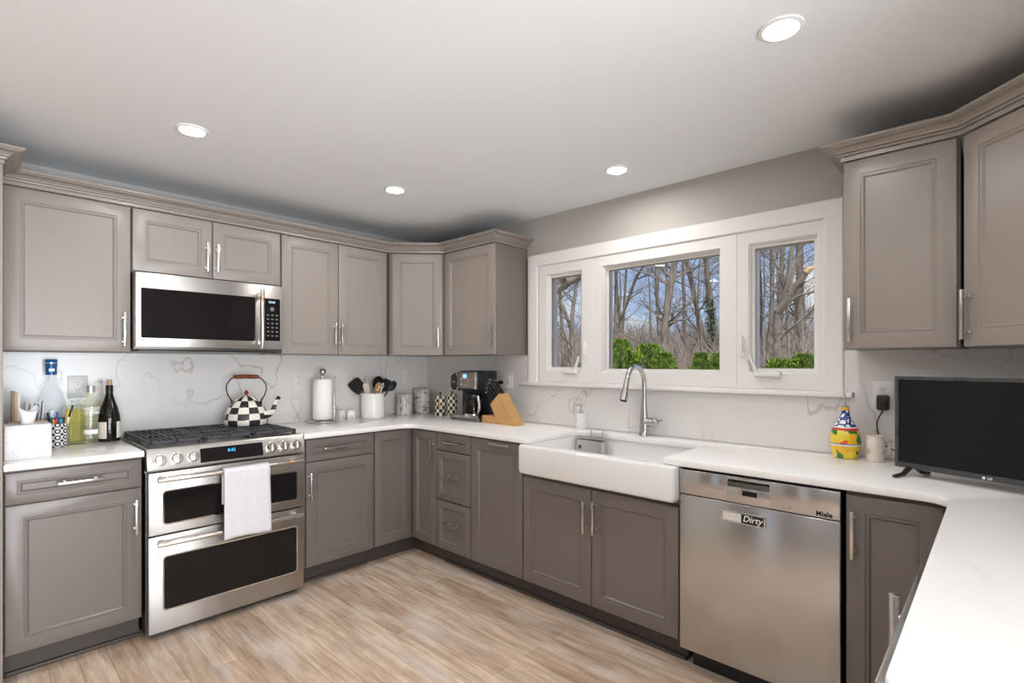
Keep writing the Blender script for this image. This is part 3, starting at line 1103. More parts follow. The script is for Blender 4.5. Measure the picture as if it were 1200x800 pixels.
for r in range(6):
    for c_ in range(3):
        x = 0.655 + c_ * 0.026; z = 0.215 - r * 0.025
        b.box(x, x + 0.012, -0.0018, -0.001, z, z + 0.005)
b.build('key_labels', M['print'], pan, 0)
b = MB()
b.cyl((0.612, -0.045, 0.012), (0.612, -0.045, 0.368), 0.0125, 18, None, 0.004)
for zz in (0.05, 0.335):
    b.box(0.600, 0.624, -0.045, 0.002, zz - 0.014, zz + 0.014, 0.004)
hd = b.build('handle', M['handle'], face)
b = MB(); b.cyl((0.612, -0.045, 0.298), (0.612, -0.045, 0.318), 0.0132, 18)
b.build('copper_band', M['copper'], face)
b = MB(); b.box(0.03, W_ - 0.03, 0.06, 0.34, -0.008, 0.001)
b.build('vent_grille', M['blackplastic'], t)

# ------------------------------------------------------------------ farmhouse sink
t = thing('farmhouse_sink', 'white apron-front farmhouse sink under the window', 'sink', (2.085, 1.925, 0), -90)
SWd = 0.913
oz0, oz1 = 0.706, 0.8835
b = MB()
# local x runs along the wall, y into the wall
def rr(x0, x1, y0, y1, r, z): return [(x, y, z) for x, y in rrect(x0, x1, y0, y1, r)]
b.loops([rr(0.006, SWd - 0.006, 0.085, 0.555, 0.02, oz0), rr(0.0, SWd, 0.055, 0.56, 0.02, 0.74), rr(0.0, SWd, 0.03, 0.56, 0.02, oz1 - 0.004), rr(0.003, SWd - 0.003, 0.03, 0.557, 0.018, oz1),
         rr(0.034, SWd - 0.034, 0.03, 0.530, 0.04, oz1), rr(0.038, SWd - 0.038, 0.036, 0.526, 0.045, oz1 - 0.006), rr(0.045, SWd - 0.045, 0.045, 0.52, 0.05, 0.745), rr(0.07, SWd - 0.07, 0.07, 0.495, 0.05, 0.722)])
b.build('basin', M['porcelain'], t, 50)
b = MB(); pz = rounded([(0, 0.724), (SWd, 0.724), (SWd, oz1), (0, oz1)], [0.022, 0.022, 0.012, 0.012])
lo = rounded([(0.004, 0.728), (SWd - 0.004, 0.728), (SWd - 0.004, oz1 - 0.004), (0.004, oz1 - 0.004)], [0.02, 0.02, 0.01, 0.01])
lo2 = rounded([(0.012, 0.736), (SWd - 0.012, 0.736), (SWd - 0.012, oz1 - 0.012), (0.012, oz1 - 0.012)], [0.016, 0.016, 0.008, 0.008])
b.loops([[(x, 0.054, z) for x, z in pz], [(x, 0.014, z) for x, z in pz], [(x, 0.004, z) for x, z in lo], [(x, 0.0, z) for x, z in lo2]])
b.build('apron', M['porcelain'], t, 50)
b = MB(); b.lathe([(0.045, 0.7222), (0.045, 0.7255), (0.036, 0.726), (0.034, 0.7235), (0.0, 0.7235)], (SWd / 2, 0.30, 0), 28)
b.build('drain', M['chrome'], t)

# sponge caddy hanging inside the sink
t = thing('sponge_caddy', 'stainless sponge caddy with wire bracket inside the sink', 'caddy', (2.575, 1.86, 0.785), -90)
b = MB()
def rl(i, z, r=0.012): return [(x, y, z) for x, y in rrect(i, 0.19 - i, -0.048 + i, 0.003 - i, r)]
b.loops([rl(0.003, 0.0), rl(0, 0.004), rl(0, 0.088), rl(0.003, 0.088, 0.01), rl(0.003, 0.006, 0.01)])
b.build('tray', M['steel_v'], t)
b = MB(); b.cyl((0.035, -0.0485, 0.045), (0.035, -0.05, 0.045), 0.012, 18)
b.build('suction_cup', M['darksteel'], t)
b = MB()
b.tube([(0.085, -0.008, 0.086), (0.085, -0.004, 0.15), (0.085, 0.03, 0.152)], 0.003, 8)
b.tube([(0.165, -0.008, 0.086), (0.165, -0.004, 0.15), (0.165, 0.03, 0.152)], 0.003, 8)
b.box(0.06, 0.19, -0.012, 0.002, 0.147, 0.153, 0.002)
b.build('wire_bracket', M['chrome'], t)

# faucet
t = thing('faucet', 'brushed nickel pull-down faucet standing behind the sink', 'faucet', (2.675, 1.482, 0.914))
b = MB()
b.lathe([(0.0, 0.0), (0.031, 0.0), (0.031, 0.004), (0.028, 0.010), (0.026, 0.03), (0.024, 0.10), (0.018, 0.16), (0.0145, 0.22), (0.0, 0.221)], seg=24)
b.build('body', M['steel_v'], t)
arc = [(0, 0, 0.20), (0, 0, 0.26)]
for k in range(0, 15):
    a = pi * k / 14 * 0.93
    arc.append((-0.095 + 0.095 * cos(a), 0.0, 0.30 + 0.095 * sin(a)))
b = MB(); b.tube(arc, 0.0135, 16)
b.build('spout', M['steel_v'], t)
e_ = Vector(arc[-1]); dr = (e_ - Vector(arc[-2])).normalized()
b = MB(); b.tube([e_ - dr * 0.004, e_ + dr * 0.03, e_ + dr * 0.09, e_ + dr * 0.115], [0.0145, 0.0155, 0.0215, 0.0225], 18)
b.build('spray_head', M['steel_v'], t)
b = MB(); b.cyl(e_ + dr * 0.1149, e_ + dr * 0.118, 0.018, 18)
b.build('spray_nozzle', M['rubber'], t)
b = MB()
b.tube([(0, -0.01, 0.080), (0.0, -0.045, 0.081), (0.0, -0.070, 0.082), (0, -0.084, 0.082), (0, -0.092, 0.082)], [0.025, 0.025, 0.024, 0.018, 0.006], 18)
b.tube([(0, -0.074, 0.084), (-0.004, -0.095, 0.090), (-0.01, -0.115, 0.098)], [0.008, 0.007, 0.006], 10)
b.build('lever_handle', M['steel_v'], t)

# soap dispenser
M['soapmarble'] = marble('soap_marble', (0.78, 0.765, 0.755), (0.50, 0.48, 0.47), 26, 0.05, 0.25, 0.9, 1.0, (1, 1, 1), 0.06)
t = thing('soap_dispenser', 'white marble soap dispenser with metal pump left of the faucet', 'soap dispenser', (2.655, 1.908, 0.914))
b = MB(); b.lathe([(0.0, 0.0), (0.033, 0.0), (0.035, 0.003), (0.035, 0.098), (0.033, 0.102), (0.012, 0.103), (0, 0.103)], seg=28)
b.build('bottle', M['soapmarble'], t)
b = MB(); b.lathe([(0.0, 0.102), (0.014, 0.102), (0.014, 0.118), (0.005, 0.12), (0.005, 0.145), (0.009, 0.147), (0.009, 0.158), (0.0, 0.159)], seg=18)
b.tube([(0, 0, 0.152), (-0.02, 0.002, 0.153), (-0.036, 0.003, 0.147)], [0.005, 0.0045, 0.0035], 8)
b.build('pump', M['nickel'], t)

# ------------------------------------------------------------------ dishwasher
t = thing('dishwasher', 'stainless steel dishwasher with a handle slot right of the sink', 'dishwasher', (2.122, 1.006, 0), -90)
DWW = 0.598
b = MB(); b.box(0.004, DWW - 0.004, 0.045, 0.60, 0.10, 0.878)
b.box(0.02, DWW - 0.02, 0.09, 0.55, 0.0, 0.10)
b.build('body', M['blackplastic'], t)
b = MB()
pr = [(0.044, 0.104), (0.004, 0.104), (0.0, 0.108), (0.0, 0.766), (0.003, 0.7685), (0.044, 0.7685)]
b.box(0.0, DWW, 0.0, 0.044, 0.104, 0.7675, 0.004)
b.build('door', M['steel_v'], t)
# control fascia with a recessed grip
b = MB()
gx0, gx1, gz0, gz1 = 0.205, 0.362, 0.833, 0.862
b.box(0.0, gx0, 0.0, 0.044, 0.7705, 0.874, 0.003); b.box(gx1, DWW, 0.0, 0.044, 0.7705, 0.874, 0.003)
b.box(gx0 - 0.004, gx1 + 0.004, 0.0, 0.044, 0.7705, gz0, 0.001); b.box(gx0 - 0.004, gx1 + 0.004, 0.0, 0.044, gz1, 0.874, 0.001)
b.box(gx0 - 0.004, gx1 + 0.004, 0.036, 0.044, gz0, gz1)
fas = b.build('control_panel', M['steel_v'], t)
b = MB(); b.box(gx0, gx1, 0.004, 0.012, gz0 + 0.001, gz0 + 0.018, 0.003)
b.build('grip', M['darksteel'], t)
b = MB(); b.box(0.262, 0.318, -0.001, 0.001, 0.803, 0.823)
b.build('display', M['blackglass'], fas, 0)
b = MB()
for i in range(6):
    b.box(0.150 + i * 0.017, 0.156 + i * 0.017, -0.0006, 0.001, 0.812, 0.817)
for i in range(4):
    b.box(0.350 + i * 0.016, 0.358 + i * 0.016, -0.0006, 0.001, 0.808, 0.811)
b.box(0.15, 0.205, -0.0006, 0.001, 0.795, 0.7965); b.box(0.22, 0.43, -0.0006, 0.001, 0.7785, 0.7795)
b.box(0.425, 0.44, -0.0006, 0.001, 0.781, 0.790)
b.build('button_marks', M['print'], fas, 0)
text('maker_name', 'Miele', 0.024, M['darkprint'], fas, T(0.547, -0.0004, 0.785) @ FACE, 0, 0.0003, 'CENTER', 0.0008)
# dirty / clean slider
t = thing('dishwasher_sign', 'small silver slider sign reading Dirty on the dishwasher door', 'sign', (2.1218, 0.832, 0.690), -90)
b = MB(); b.box(0, 0.178, -0.005, 0.0, 0, 0.046, 0.0015)
b.build('plate', M['nickel'], t)
b = MB(); b.box(0.014, 0.086, -0.0058, -0.004, 0.007, 0.039)
b.build('slider', mat('slider_silver', (0.72, 0.70, 0.68), 0.5), t)
b = MB(); b.box(0.086, 0.170, -0.0062, -0.004, 0.005, 0.041)
bl = b.build('word_panel', M['darkprint'], t)
text('word', 'Dirty', 0.034, M['whiteprint'], bl, T(0.128, -0.0064, 0.024) @ FACE, 0.25, 0.0002, 'CENTER', 0.0003)

# ------------------------------------------------------------------ undercounter appliance on the right
t = thing('undercounter_refrigerator', 'stainless undercounter appliance with vertical bar handle below the right worktop', 'appliance', (1.497, 0.132, 0), 180)
b = MB(); b.box(0.003, 0.595, 0.05, 0.60, 0.02, 0.876)
b.box(0.02, 0.57, 0.08, 0.55, 0, 0.02)
b.build('body', M['blackplastic'], t)
b = MB(); b.box(0.0, 0.597, 0.0, 0.048, 0.10, 0.872, 0.004)
d_ = b.build('door', M['steel_v'], t)
b = MB(); b.cyl((0.047, -0.042, 0.30), (0.047, -0.042, 0.805), 0.0115, 18, None, 0.003)
for zz in (0.35, 0.755):
    b.cyl((0.047, 0.002, zz), (0.047, -0.042, zz), 0.008, 12)
b.build('handle', M['handle'], d_)

# ------------------------------------------------------------------ outlets and switches
def outlet(label, x, y, z, rz, w, gangs, cat='outlet'):
    t = thing('wall_outlet' if cat == 'outlet' else 'light_switch', label, cat, (x, y, z), rz)
    b = MB(); b.box(-w / 2, w / 2, -0.006, 0.0, -0.06, 0.06, 0.003)
    b.build('cover_plate', M['plate'], t)
    for gx, kind in gangs:
        if kind == 'o':
            b = MB()
            for zz in (-0.021, 0.021):
                li = rrect(gx - 0.017, gx + 0.017, zz - 0.0145, zz + 0.0145, 0.007)
                b.loops([[(x_, -0.005, z_) for x_, z_ in li], [(x_, -0.0075, z_) for x_, z_ in li]])
            r_ = b.build('receptacle', M['plate'], t)
            b = MB()
            for zz in (-0.021, 0.021):
                for sx in (-0.006, 0.006):
                    b.box(gx + sx - 0.001, gx + sx + 0.001, -0.008, -0.0072, zz - 0.001, zz + 0.008)
                b.cyl((gx, -0.0072, zz - 0.008), (gx, -0.008, zz - 0.008), 0.0025, 8)
            b.build('slots', M['slot'], r_, 0)
        else:
            b = MB(); b.box(gx - 0.0165, gx + 0.0165, -0.010, -0.004, -0.033, 0.033, 0.003)
            b.build('rocker', M['plate'], t)
    return t


outlet('white outlet plate on the backsplash behind the wine bottles', 0.418, 3.60, 1.203, 0, 0.085, [(0, 'o')])
outlet('white outlet on the backsplash between kettle and paper towels', 1.619, 3.60, 1.204, 0, 0.074, [(0, 'o')])
outlet('pale switch plate in the corner above the marble canisters', 2.505, 3.60, 1.214, 0, 0.07, [(0, 's')], 'switch')
outlet('double outlet plate right of the coffee maker with a plug in it', 2.75, 2.654, 1.203, -90, 0.142, [(-0.032, 'o'), (0.032, 's')])
outlet('white outlet plate beside the television with a black adapter', 2.75, 0.368, 1.192, -90, 0.074, [(0.0, 'o')])

# ------------------------------------------------------------------ things left of the range
CT = 0.914
M['boxmarble'] = marble('tissue_box_marble', (0.74, 0.735, 0.73), (0.50, 0.49, 0.49), 14, 0.03, 0.4, 0.7, 2.0, (1, 1, 1), 0.10)
M['tissue'] = mat('tissue_paper', (0.80, 0.80, 0.81), 0.9)
t = thing('tissue_box', 'white marble-patterned tissue box at the left end of the worktop', 'tissue box', (0.190, 3.115, CT))
b = MB()
w_, h_ = 0.076, 0.148
def sq(i, z): return [(x, y, z) for x, y in rrect(-w_ + i, w_ - i, -0.07 + i, 0.07 - i, 0.006)]
def ov(a_, c_, z): 
    n = len(rrect(0, 1, 0, 1, 0.1))
    src = rrect(-w_, w_, -0.07, 0.07, 0.006)
    out = []
    for x, y in src:
        q = math.atan2(y / 0.07, x / w_)
        out.append((a_ * cos(q), c_ * sin(q), z))
    return out
b.loops([sq(0.002, 0), sq(0, 0.003), sq(0, h_ - 0.003), sq(0.002, h_), ov(0.045, 0.024, h_), ov(0.045, 0.024, h_ - 0.02)], True, True)
b.build('box', M['boxmarble'], t)
random.seed(11)
bm_ = bmesh.new()
rows = []
for j in range(7):
    row = []
    for i in range(18):
        a = 2 * pi * i / 18
        rr_ = 0.016 + 0.0022 * j + 0.007 * sin(3 * a + j * 0.5) * j / 6
        row.append(bm_.verts.new((rr_ * cos(a) * 1.15, rr_ * sin(a) * 0.7, h_ - 0.01 + j * 0.0125 + 0.014 * sin(2 * a + 1) * j / 6)))
    rows.append(row)
for j in range(6):
    for i in range(18):
        bm_.faces.new((rows[j][i], rows[j][(i + 1) % 18], rows[j + 1][(i + 1) % 18], rows[j + 1][i]))
bm_.faces.new(list(reversed(rows[0])))
b = MB(); b.add(bm_)
b.build('tissue', M['tissue'], t, 60)

# letter tray with standing booklets and cards
t = thing('letter_tray', 'low wooden tray of papers behind the tissue box', 'tray', (0.235, 3.30, CT))
b = MB()
b.box(-0.10, 0.030, -0.05, 0.05, 0, 0.012, 0.002); b.box(-0.10, 0.030, -0.05, -0.042, 0.0115, 0.15, 0.002); b.box(-0.10, 0.030, 0.042, 0.05, 0.0115, 0.10, 0.002)
b.box(-0.10, -0.093, -0.042, 0.042, 0.0115, 0.15, 0.002); b.box(0.023, 0.030, -0.042, 0.042, 0.0115, 0.15, 0.002)
b.build('tray_body', wood('tray_wood', (0.52, 0.33, 0.19), (0.38, 0.22, 0.12), (30, 3, 3)), t)
CARDS = [(-0.087, 0.010, 0.275, (0.30, 0.22, 0.16), 'brown spined booklet standing at the left in the wooden tray'),
         (-0.076, 0.008, 0.270, (0.55, 0.44, 0.26), 'tan booklet standing second from the left in the wooden tray'),
         (-0.066, 0.006, 0.262, (0.74, 0.72, 0.76), 'pale lilac booklet standing third from the left in the wooden tray'),
         (-0.052, 0.003, 0.222, (0.84, 0.80, 0.76), 'cream card standing behind the tissue in the wooden tray'),
         (-0.036, 0.003, 0.212, (0.74, 0.56, 0.46), 'pinkish brown card standing behind the tissue in the wooden tray'),
         (-0.018, 0.003, 0.215, (0.85, 0.84, 0.84), 'white envelope standing behind the tissue in the wooden tray'),
         (-0.006, 0.003, 0.208, (0.56, 0.56, 0.60), 'grey card standing to the right in the wooden tray'),
         (0.007, 0.003, 0.224, (0.86, 0.86, 0.86), 'white card standing furthest right in the wooden tray')]
for i, (x, th, h, col, lab) in enumerate(CARDS):
    b = MB(); m_ = T(0.235 + x, 3.30, CT + 0.012) @ RY(0 if i < 3 else 3)
    b.box(0, th, -0.037, 0.037, 0.0, h, 0.0008, 1, m_)
    if i < 3:
        b.box(-0.001, th + 0.001, -0.038, -0.034, 0.0005, h + 0.001, 0.0006, 1, m_)
    tag(b.build('booklet' if i < 3 else 'card', mat('card_%d' % i, col, 0.6)), lab, 'booklet' if i < 3 else 'card', 'papers in the wooden tray')


# pen cup: white with black linked rings
def ring_mat():
    m, nt, b = new_mat('ring_pattern')
    L = nt.links.new
    tc = nt.nodes.new('ShaderNodeTexCoord'); sp = nt.nodes.new('ShaderNodeSeparateXYZ')
    L(tc.outputs['Object'], sp.inputs[0])
    at = nt.nodes.new('ShaderNodeMath'); at.operation = 'ARCTAN2'
    L(sp.outputs['Y'], at.inputs[0]); L(sp.outputs['X'], at.inputs[1])
    u = nt.nodes.new('ShaderNodeMath'); u.operation = 'MULTIPLY'; u.inputs[1].default_value = 8 / (2 * pi)
    v = nt.nodes.new('ShaderNodeMath'); v.operation = 'MULTIPLY'; v.inputs[1].default_value = 32.0
    L(at.outputs[0], u.inputs[0]); L(sp.outputs['Z'], v.inputs[0])
    d = []
    for s in (u, v):
        f = nt.nodes.new('ShaderNodeMath'); f.operation = 'FRACT'; L(s.outputs[0], f.inputs[0])
        g = nt.nodes.new('ShaderNodeMath'); g.operation = 'SUBTRACT'; g.inputs[1].default_value = 0.5; L(f.outputs[0], g.inputs[0])
        q = nt.nodes.new('ShaderNodeMath'); q.operation = 'POWER'; q.inputs[1].default_value = 2; L(g.outputs[0], q.inputs[0])
        d.append(q)
    a = nt.nodes.new('ShaderNodeMath'); a.operation = 'ADD'; L(d[0].outputs[0], a.inputs[0]); L(d[1].outputs[0], a.inputs[1])
    r = nt.nodes.new('ShaderNodeValToRGB'); r.color_ramp.interpolation = 'CONSTANT'
    e = r.color_ramp.elements
    e[0].position = 0.0; e[0].color = (0.85, 0.85, 0.85, 1)
    e[1].position = 0.035; e[1].color = (0.015, 0.015, 0.02, 1)
    x = e.new(0.15); x.color = (0.85, 0.85, 0.85, 1)
    y = e.new(0.27); y.color = (0.015, 0.015, 0.02, 1)
    L(a.outputs[0], r.inputs[0]); L(r.outputs[0], b.inputs['Base Color'])
    b.inputs['Roughness'].default_value = 0.35
    return m


t = thing('pen_cup', 'white pen cup with black ring pattern beside the tissue box', 'pen cup', (0.318, 3.422, CT), 20)
b = MB(); b.lathe([(0.0, 0.0), (0.041, 0.0), (0.043, 0.002), (0.043, 0.112), (0.0415, 0.114), (0.040, 0.112), (0.040, 0.004), (0.0, 0.004)], seg=32)
b.build('cup', ring_mat(), t)
PENS = [((0.02, 0.03, 0.05), -0.020, 0.006, -0.24, 0.1, 0.15, 'black pen leaning left in the patterned cup'),
        ((0.85, 0.55, 0.02), -0.012, -0.015, -0.10, 0.16, 0.115, 'yellow marker in the patterned cup'),
        ((0.75, 0.05, 0.10), -0.002, -0.022, -0.05, 0.1, 0.118, 'red marker in the patterned cup'),
        ((0.03, 0.45, 0.62), 0.008, -0.016, 0.10, 0.12, 0.118, 'turquoise marker in the patterned cup'),
        ((0.05, 0.12, 0.45), 0.0, 0.014, 0.02, -0.1, 0.15, 'dark blue pen upright in the patterned cup'),
        ((0.80, 0.45, 0.06), 0.020, -0.004, 0.30, 0.02, 0.16, 'orange pencil leaning right in the patterned cup'),
        ((0.015, 0.015, 0.015), 0.022, 0.010, 0.42, 0.02, 0.185, 'black marker leaning right in the patterned cup'),
        ((0.83, 0.83, 0.85), 0.026, -0.012, 0.33, 0.1, 0.125, 'white pen at the right of the patterned cup')]
for col, x, y, lx, ly, L_, lab in PENS:
    b = MB()
    base = Vector((0.318 + x * 0.7, 3.422 + y * 0.7, CT + 0.006)); d = Vector((lx * 0.55, -ly * 0.5, 1)).normalized()
    b.tube([base, base + d * (L_ + .016) * 0.78, base + d * (L_ + .016) * 0.79, base + d * (L_ + .016) * 0.98, base + d * (L_ + .016)], [0.0042, 0.0042, 0.0050, 0.0050, 0.0030], 10)
    tag(b.build('pen', mat('pen_colour', col, 0.35)), lab, 'pen', 'pens in the patterned cup')

# tall clear bottle with a blue cap
M['clearglass'] = clear_mat('clear_glass', (0.95, 0.965, 0.975), 0.6)
M['bottlegreen'] = mat('dark_wine_glass', (0.008, 0.007, 0.004), 0.06, spec=0.45)
t = thing('liquor_bottle', 'tall clear glass bottle with blue cap against the backsplash', 'bottle', (0.306, 3.534, CT))
b = MB(); b.lathe([(0.0, 0.006), (0.052, 0.0), (0.060, 0.006), (0.062, 0.02), (0.061, 0.17), (0.054, 0.225), (0.04, 0.275), (0.026, 0.305), (0.021, 0.33), (0.0195, 0.40), (0.0, 0.401)], seg=32)
b.build('glass', M['clearglass'], t)
b = MB(); b.lathe([(0.0195, 0.355), (0.022, 0.355), (0.0225, 0.40), (0.024, 0.402), (0.024, 0.432), (0.022, 0.435), (0.0, 0.435)], seg=24)
b.build('cap', mat('blue_cap', (0.02, 0.13, 0.36), 0.3), t)
b = MB(); b.lathe([(0.0242, 0.413), (0.0246, 0.413), (0.0246, 0.418), (0.0242, 0.418)], seg=24)
M['silverprint'] = mat('silver_print', (0.75, 0.75, 0.72), 0.3, 0.6)
b.build('cap_band', M['silverprint'], t)
b = MB(); b.box(-0.01, 0.010, -0.0236, -0.021, 0.375, 0.386)
b.build('cap_emblem', M['silverprint'], t)
b = MB(); b.lathe([(0.0610, 0.03), (0.0624, 0.03), (0.0618, 0.13), (0.0605, 0.13)], seg=32)
b.build('label', mat('blue_label', (0.13, 0.27, 0.62), 0.4), t)

# square glass jar with yellow liquid
t = thing('glass_decanter', 'square clear decanter of yellow liquid with cut stopper', 'decanter', (0.392, 3.455, CT), 12)
b = MB()
def sqr(w, z, r=0.008): return [(x, y, z) for x, y in rrect(-w, w, -w, w, r)]
b.loops([sqr(0.034, 0.0), sqr(0.036, 0.003), sqr(0.036, 0.185), sqr(0.033, 0.195), sqr(0.016, 0.205), sqr(0.016, 0.222)])
b.build('glass', M['clearglass'], t)
b = MB(); b.loops([sqr(0.029, 0.008), sqr(0.031, 0.012), sqr(0.031, 0.178)])
b.build('liquid', clear_mat('yellow_liquid', (0.95, 0.92, 0.60), 0.1), t)
b = MB(); b.loops([sqr(0.012, 0.215, 0.003), sqr(0.022, 0.226, 0.003), sqr(0.026, 0.245, 0.003), sqr(0.022, 0.262, 0.003)])
b.build('stopper', M['clearglass'], t, 10)

# lemon vodka bottle
t = thing('liquor_bottle', 'clear round-shouldered bottle lettered ABSOLUT CITRON beside the wine bottle', 'bottle', (0.456, 3.47, CT))
b = MB(); b.lathe([(0.0, 0.008), (0.032, 0.0), (0.041, 0.004), (0.043, 0.012), (0.043, 0.195), (0.040, 0.212), (0.028, 0.226), (0.019, 0.231), (0.0165, 0.238), (0.0165, 0.268), (0.0, 0.269)], seg=32)
b.build('glass', clear_mat('lemon_glass', (0.965, 0.965, 0.89), 0.6), t)
b = MB(); b.lathe([(0.0165, 0.262), (0.0185, 0.262), (0.0185, 0.295), (0.017, 0.297), (0.0, 0.297)], seg=24)
b.build('cap', mat('silver_cap', (0.80, 0.80, 0.80), 0.25, 0.7), t)


def wrap_text(name, body, size, r, zc, a0, material, parent, bold=0.0):
    """lettering bent round a bottle of radius r; a0 is the facing direction"""
    cu = bpy.data.curves.new(name, 'FONT')
    cu.body = body; cu.size = size; cu.align_x = 'CENTER'; cu.align_y = 'CENTER'; cu.offset = bold; cu.resolution_u = 2
    tmp = bpy.data.objects.new('tmp_text', cu)
    C.objects.link(tmp)
    me = bpy.data.meshes.new_from_object(tmp.evaluated_get(bpy.context.evaluated_depsgraph_get()))
    bpy.data.objects.remove(tmp)
    for v in me.vertices:
        a = a0 + v.co.x / r
        v.co = Vector((r * cos(a), r * sin(a), zc + v.co.y))
    me.materials.clear(); me.materials.append(material)
    o = bpy.data.objects.new(name, me); C.objects.link(o); o.parent = parent
    return o


FA = radians(-98)
wrap_text('lettering', 'ABSOLUT', 0.021, 0.0436, 0.178, FA, M['whiteprint'], t, 0.001)
wrap_text('lettering', 'CITRON', 0.021, 0.0436, 0.157, FA, M['whiteprint'], t, 0.001)
b = MB()
for k in range(5):
    pts = [(0.0436 * cos(FA + q), 0.0436 * sin(FA + q), 0.136 - k * 0.011 + 0.0015 * sin(q * 22 + k)) for q in [(-0.6 + 1.2 * i / 14) for i in range(15)]]
    b.tube(pts, 0.0013, 5)
b.build('script_lines', mat('olive_print', (0.35, 0.36, 0.10), 0.5), t)
b = MB()
lp = []
for z in (0.047, 0.070):
    lp.append([(0.0437 * cos(FA - 0.75 + 1.5 * i / 16), 0.0437 * sin(FA - 0.75 + 1.5 * i / 16), z) for i in range(17)])
bm_ = bmesh.new()
V = [[bm_.verts.new(p) for p in l] for l in lp]
for i in range(16): bm_.faces.new((V[0][i], V[0][i + 1], V[1][i + 1], V[1][i]))
b.add(bm_); b.build('white_label_band', M['whiteprint'], t)

# wine bottle
t = thing('wine_bottle', 'dark wine bottle with a cork and pale label next to the range', 'bottle', (0.532, 3.46, CT), 0)
b = MB(); b.lathe([(0.0, 0.01), (0.04, 0.0), (0.047, 0.004), (0.0485, 0.012), (0.0485, 0.115), (0.046, 0.14), (0.037, 0.18), (0.023, 0.222), (0.0165, 0.25), (0.0155, 0.29), (0.0, 0.2901)], seg=36)
b.build('glass', M['bottlegreen'], t)
b = MB(); b.lathe([(0.0148, 0.255), (0.0166, 0.255), (0.0166, 0.295), (0.0146, 0.298), (0, 0.298)], seg=24)
b.build('capsule', M['blackplastic'], t)
b = MB(); b.lathe([(0.0, 0.290), (0.0115, 0.290), (0.0125, 0.31), (0.0115, 0.327), (0, 0.328)], seg=18)
b.build('cork', mat('cork', (0.56, 0.36, 0.22), 0.8), t)
for a0, a1, c_ in ((radians(-185), radians(-112), (0.72, 0.66, 0.58)), (radians(-60), radians(-5), (0.76, 0.72, 0.68))):
    bm_ = bmesh.new()
    V = [[bm_.verts.new((0.0492 * cos(a0 + (a1 - a0) * i / 14), 0.0492 * sin(a0 + (a1 - a0) * i / 14), z)) for i in range(15)] for z in (0.018, 0.105)]
    for i in range(14): bm_.faces.new((V[0][i], V[0][i + 1], V[1][i + 1], V[1][i]))
    b = MB(); b.add(bm_); b.build('paper_label', mat('paper_label', c_, 0.6), t)

# ------------------------------------------------------------------ kettle on the range
M['checks'] = checker_mat('painted_checks', (0.015, 0.014, 0.012), (0.80, 0.75, 0.66), 12, 6, 26.5, 0.15)
M['enamel'] = mat('black_enamel', (0.012, 0.012, 0.014), 0.2)
GT = 0.946
t = thing('tea_kettle', 'black and white checkered tea kettle with wooden handle on the range', 'kettle', (1.205, 3.41, GT), -42)
b = MB(); b.lathe([(0.0, 0.0), (0.10, 0.0), (0.118, 0.004), (0.125, 0.018), (0.124, 0.045), (0.114, 0.085), (0.098, 0.118), (0.078, 0.143), (0.062, 0.153), (0.0, 0.155)], seg=48)
b.build('body', M['checks'], t)
b = MB(); b.lathe([(0.064, 0.150), (0.066, 0.153), (0.060, 0.160), (0.042, 0.172), (0.018, 0.181), (0.0, 0.183)], seg=36)
lid = b.build('lid', M['checks'], t)
b = MB(); b.lathe([(0.0, 0.180), (0.006, 0.181), (0.005, 0.187), (0.012, 0.193), (0.013, 0.201), (0.008, 0.209), (0.004, 0.213), (0.0, 0.219)], seg=18)
b.build('knob', mat('red_knob', (0.32, 0.02, 0.02), 0.25), lid)
b = MB(); b.tube([(0.105, 0, 0.062), (0.136, 0, 0.066), (0.160, 0, 0.085), (0.170, 0, 0.120), (0.178, 0, 0.150), (0.196, 0, 0.170)], [0.026, 0.022, 0.017, 0.0125, 0.0105, 0.0105], 16)
b.build('spout', checker_mat('painted_checks_spout', (0.015, 0.014, 0.012), (0.80, 0.75, 0.66), 4, 4, 32, 0.15), t)
b = MB(); b.tube([(0.192, 0, 0.164), (0.199, 0, 0.172)], [0.0125, 0.012], 16)
b.build('spout_rim', M['enamel'], t)
b = MB()
for s in (-1, 1):
    pts = [(s * 0.084, 0, 0.128), (s * 0.088, 0, 0.150), (s * 0.108, 0, 0.180), (s * 0.121, 0, 0.220), (s * 0.116, 0, 0.255), (s * 0.095, 0, 0.283), (s * 0.068, 0, 0.296)]
    b.tube(pts, [0.006, 0.005, 0.0036, 0.0036, 0.0036, 0.0036, 0.004], 10)
    b.cyl((s * 0.084, -0.008, 0.135), (s * 0.084, 0.008, 0.135), 0.010, 12)
b.build('bail', M['enamel'], t)
b = MB(); b.tube([(-0.078, 0, 0.297), (-0.068, 0, 0.298), (-0.04, 0, 0.299), (-0.004, 0, 0.300), (0.0, 0, 0.300), (0.004, 0, 0.300), (0.04, 0, 0.299), (0.068, 0, 0.298), (0.078, 0, 0.297)], [0.007, 0.012, 0.0135, 0.0135, 0.0115, 0.0135, 0.0135, 0.012, 0.007], 16)
b.build('wooden_grip', wood('kettle_wood', (0.30, 0.09, 0.035), (0.18, 0.045, 0.02), (3, 30, 30), 0.25), t)

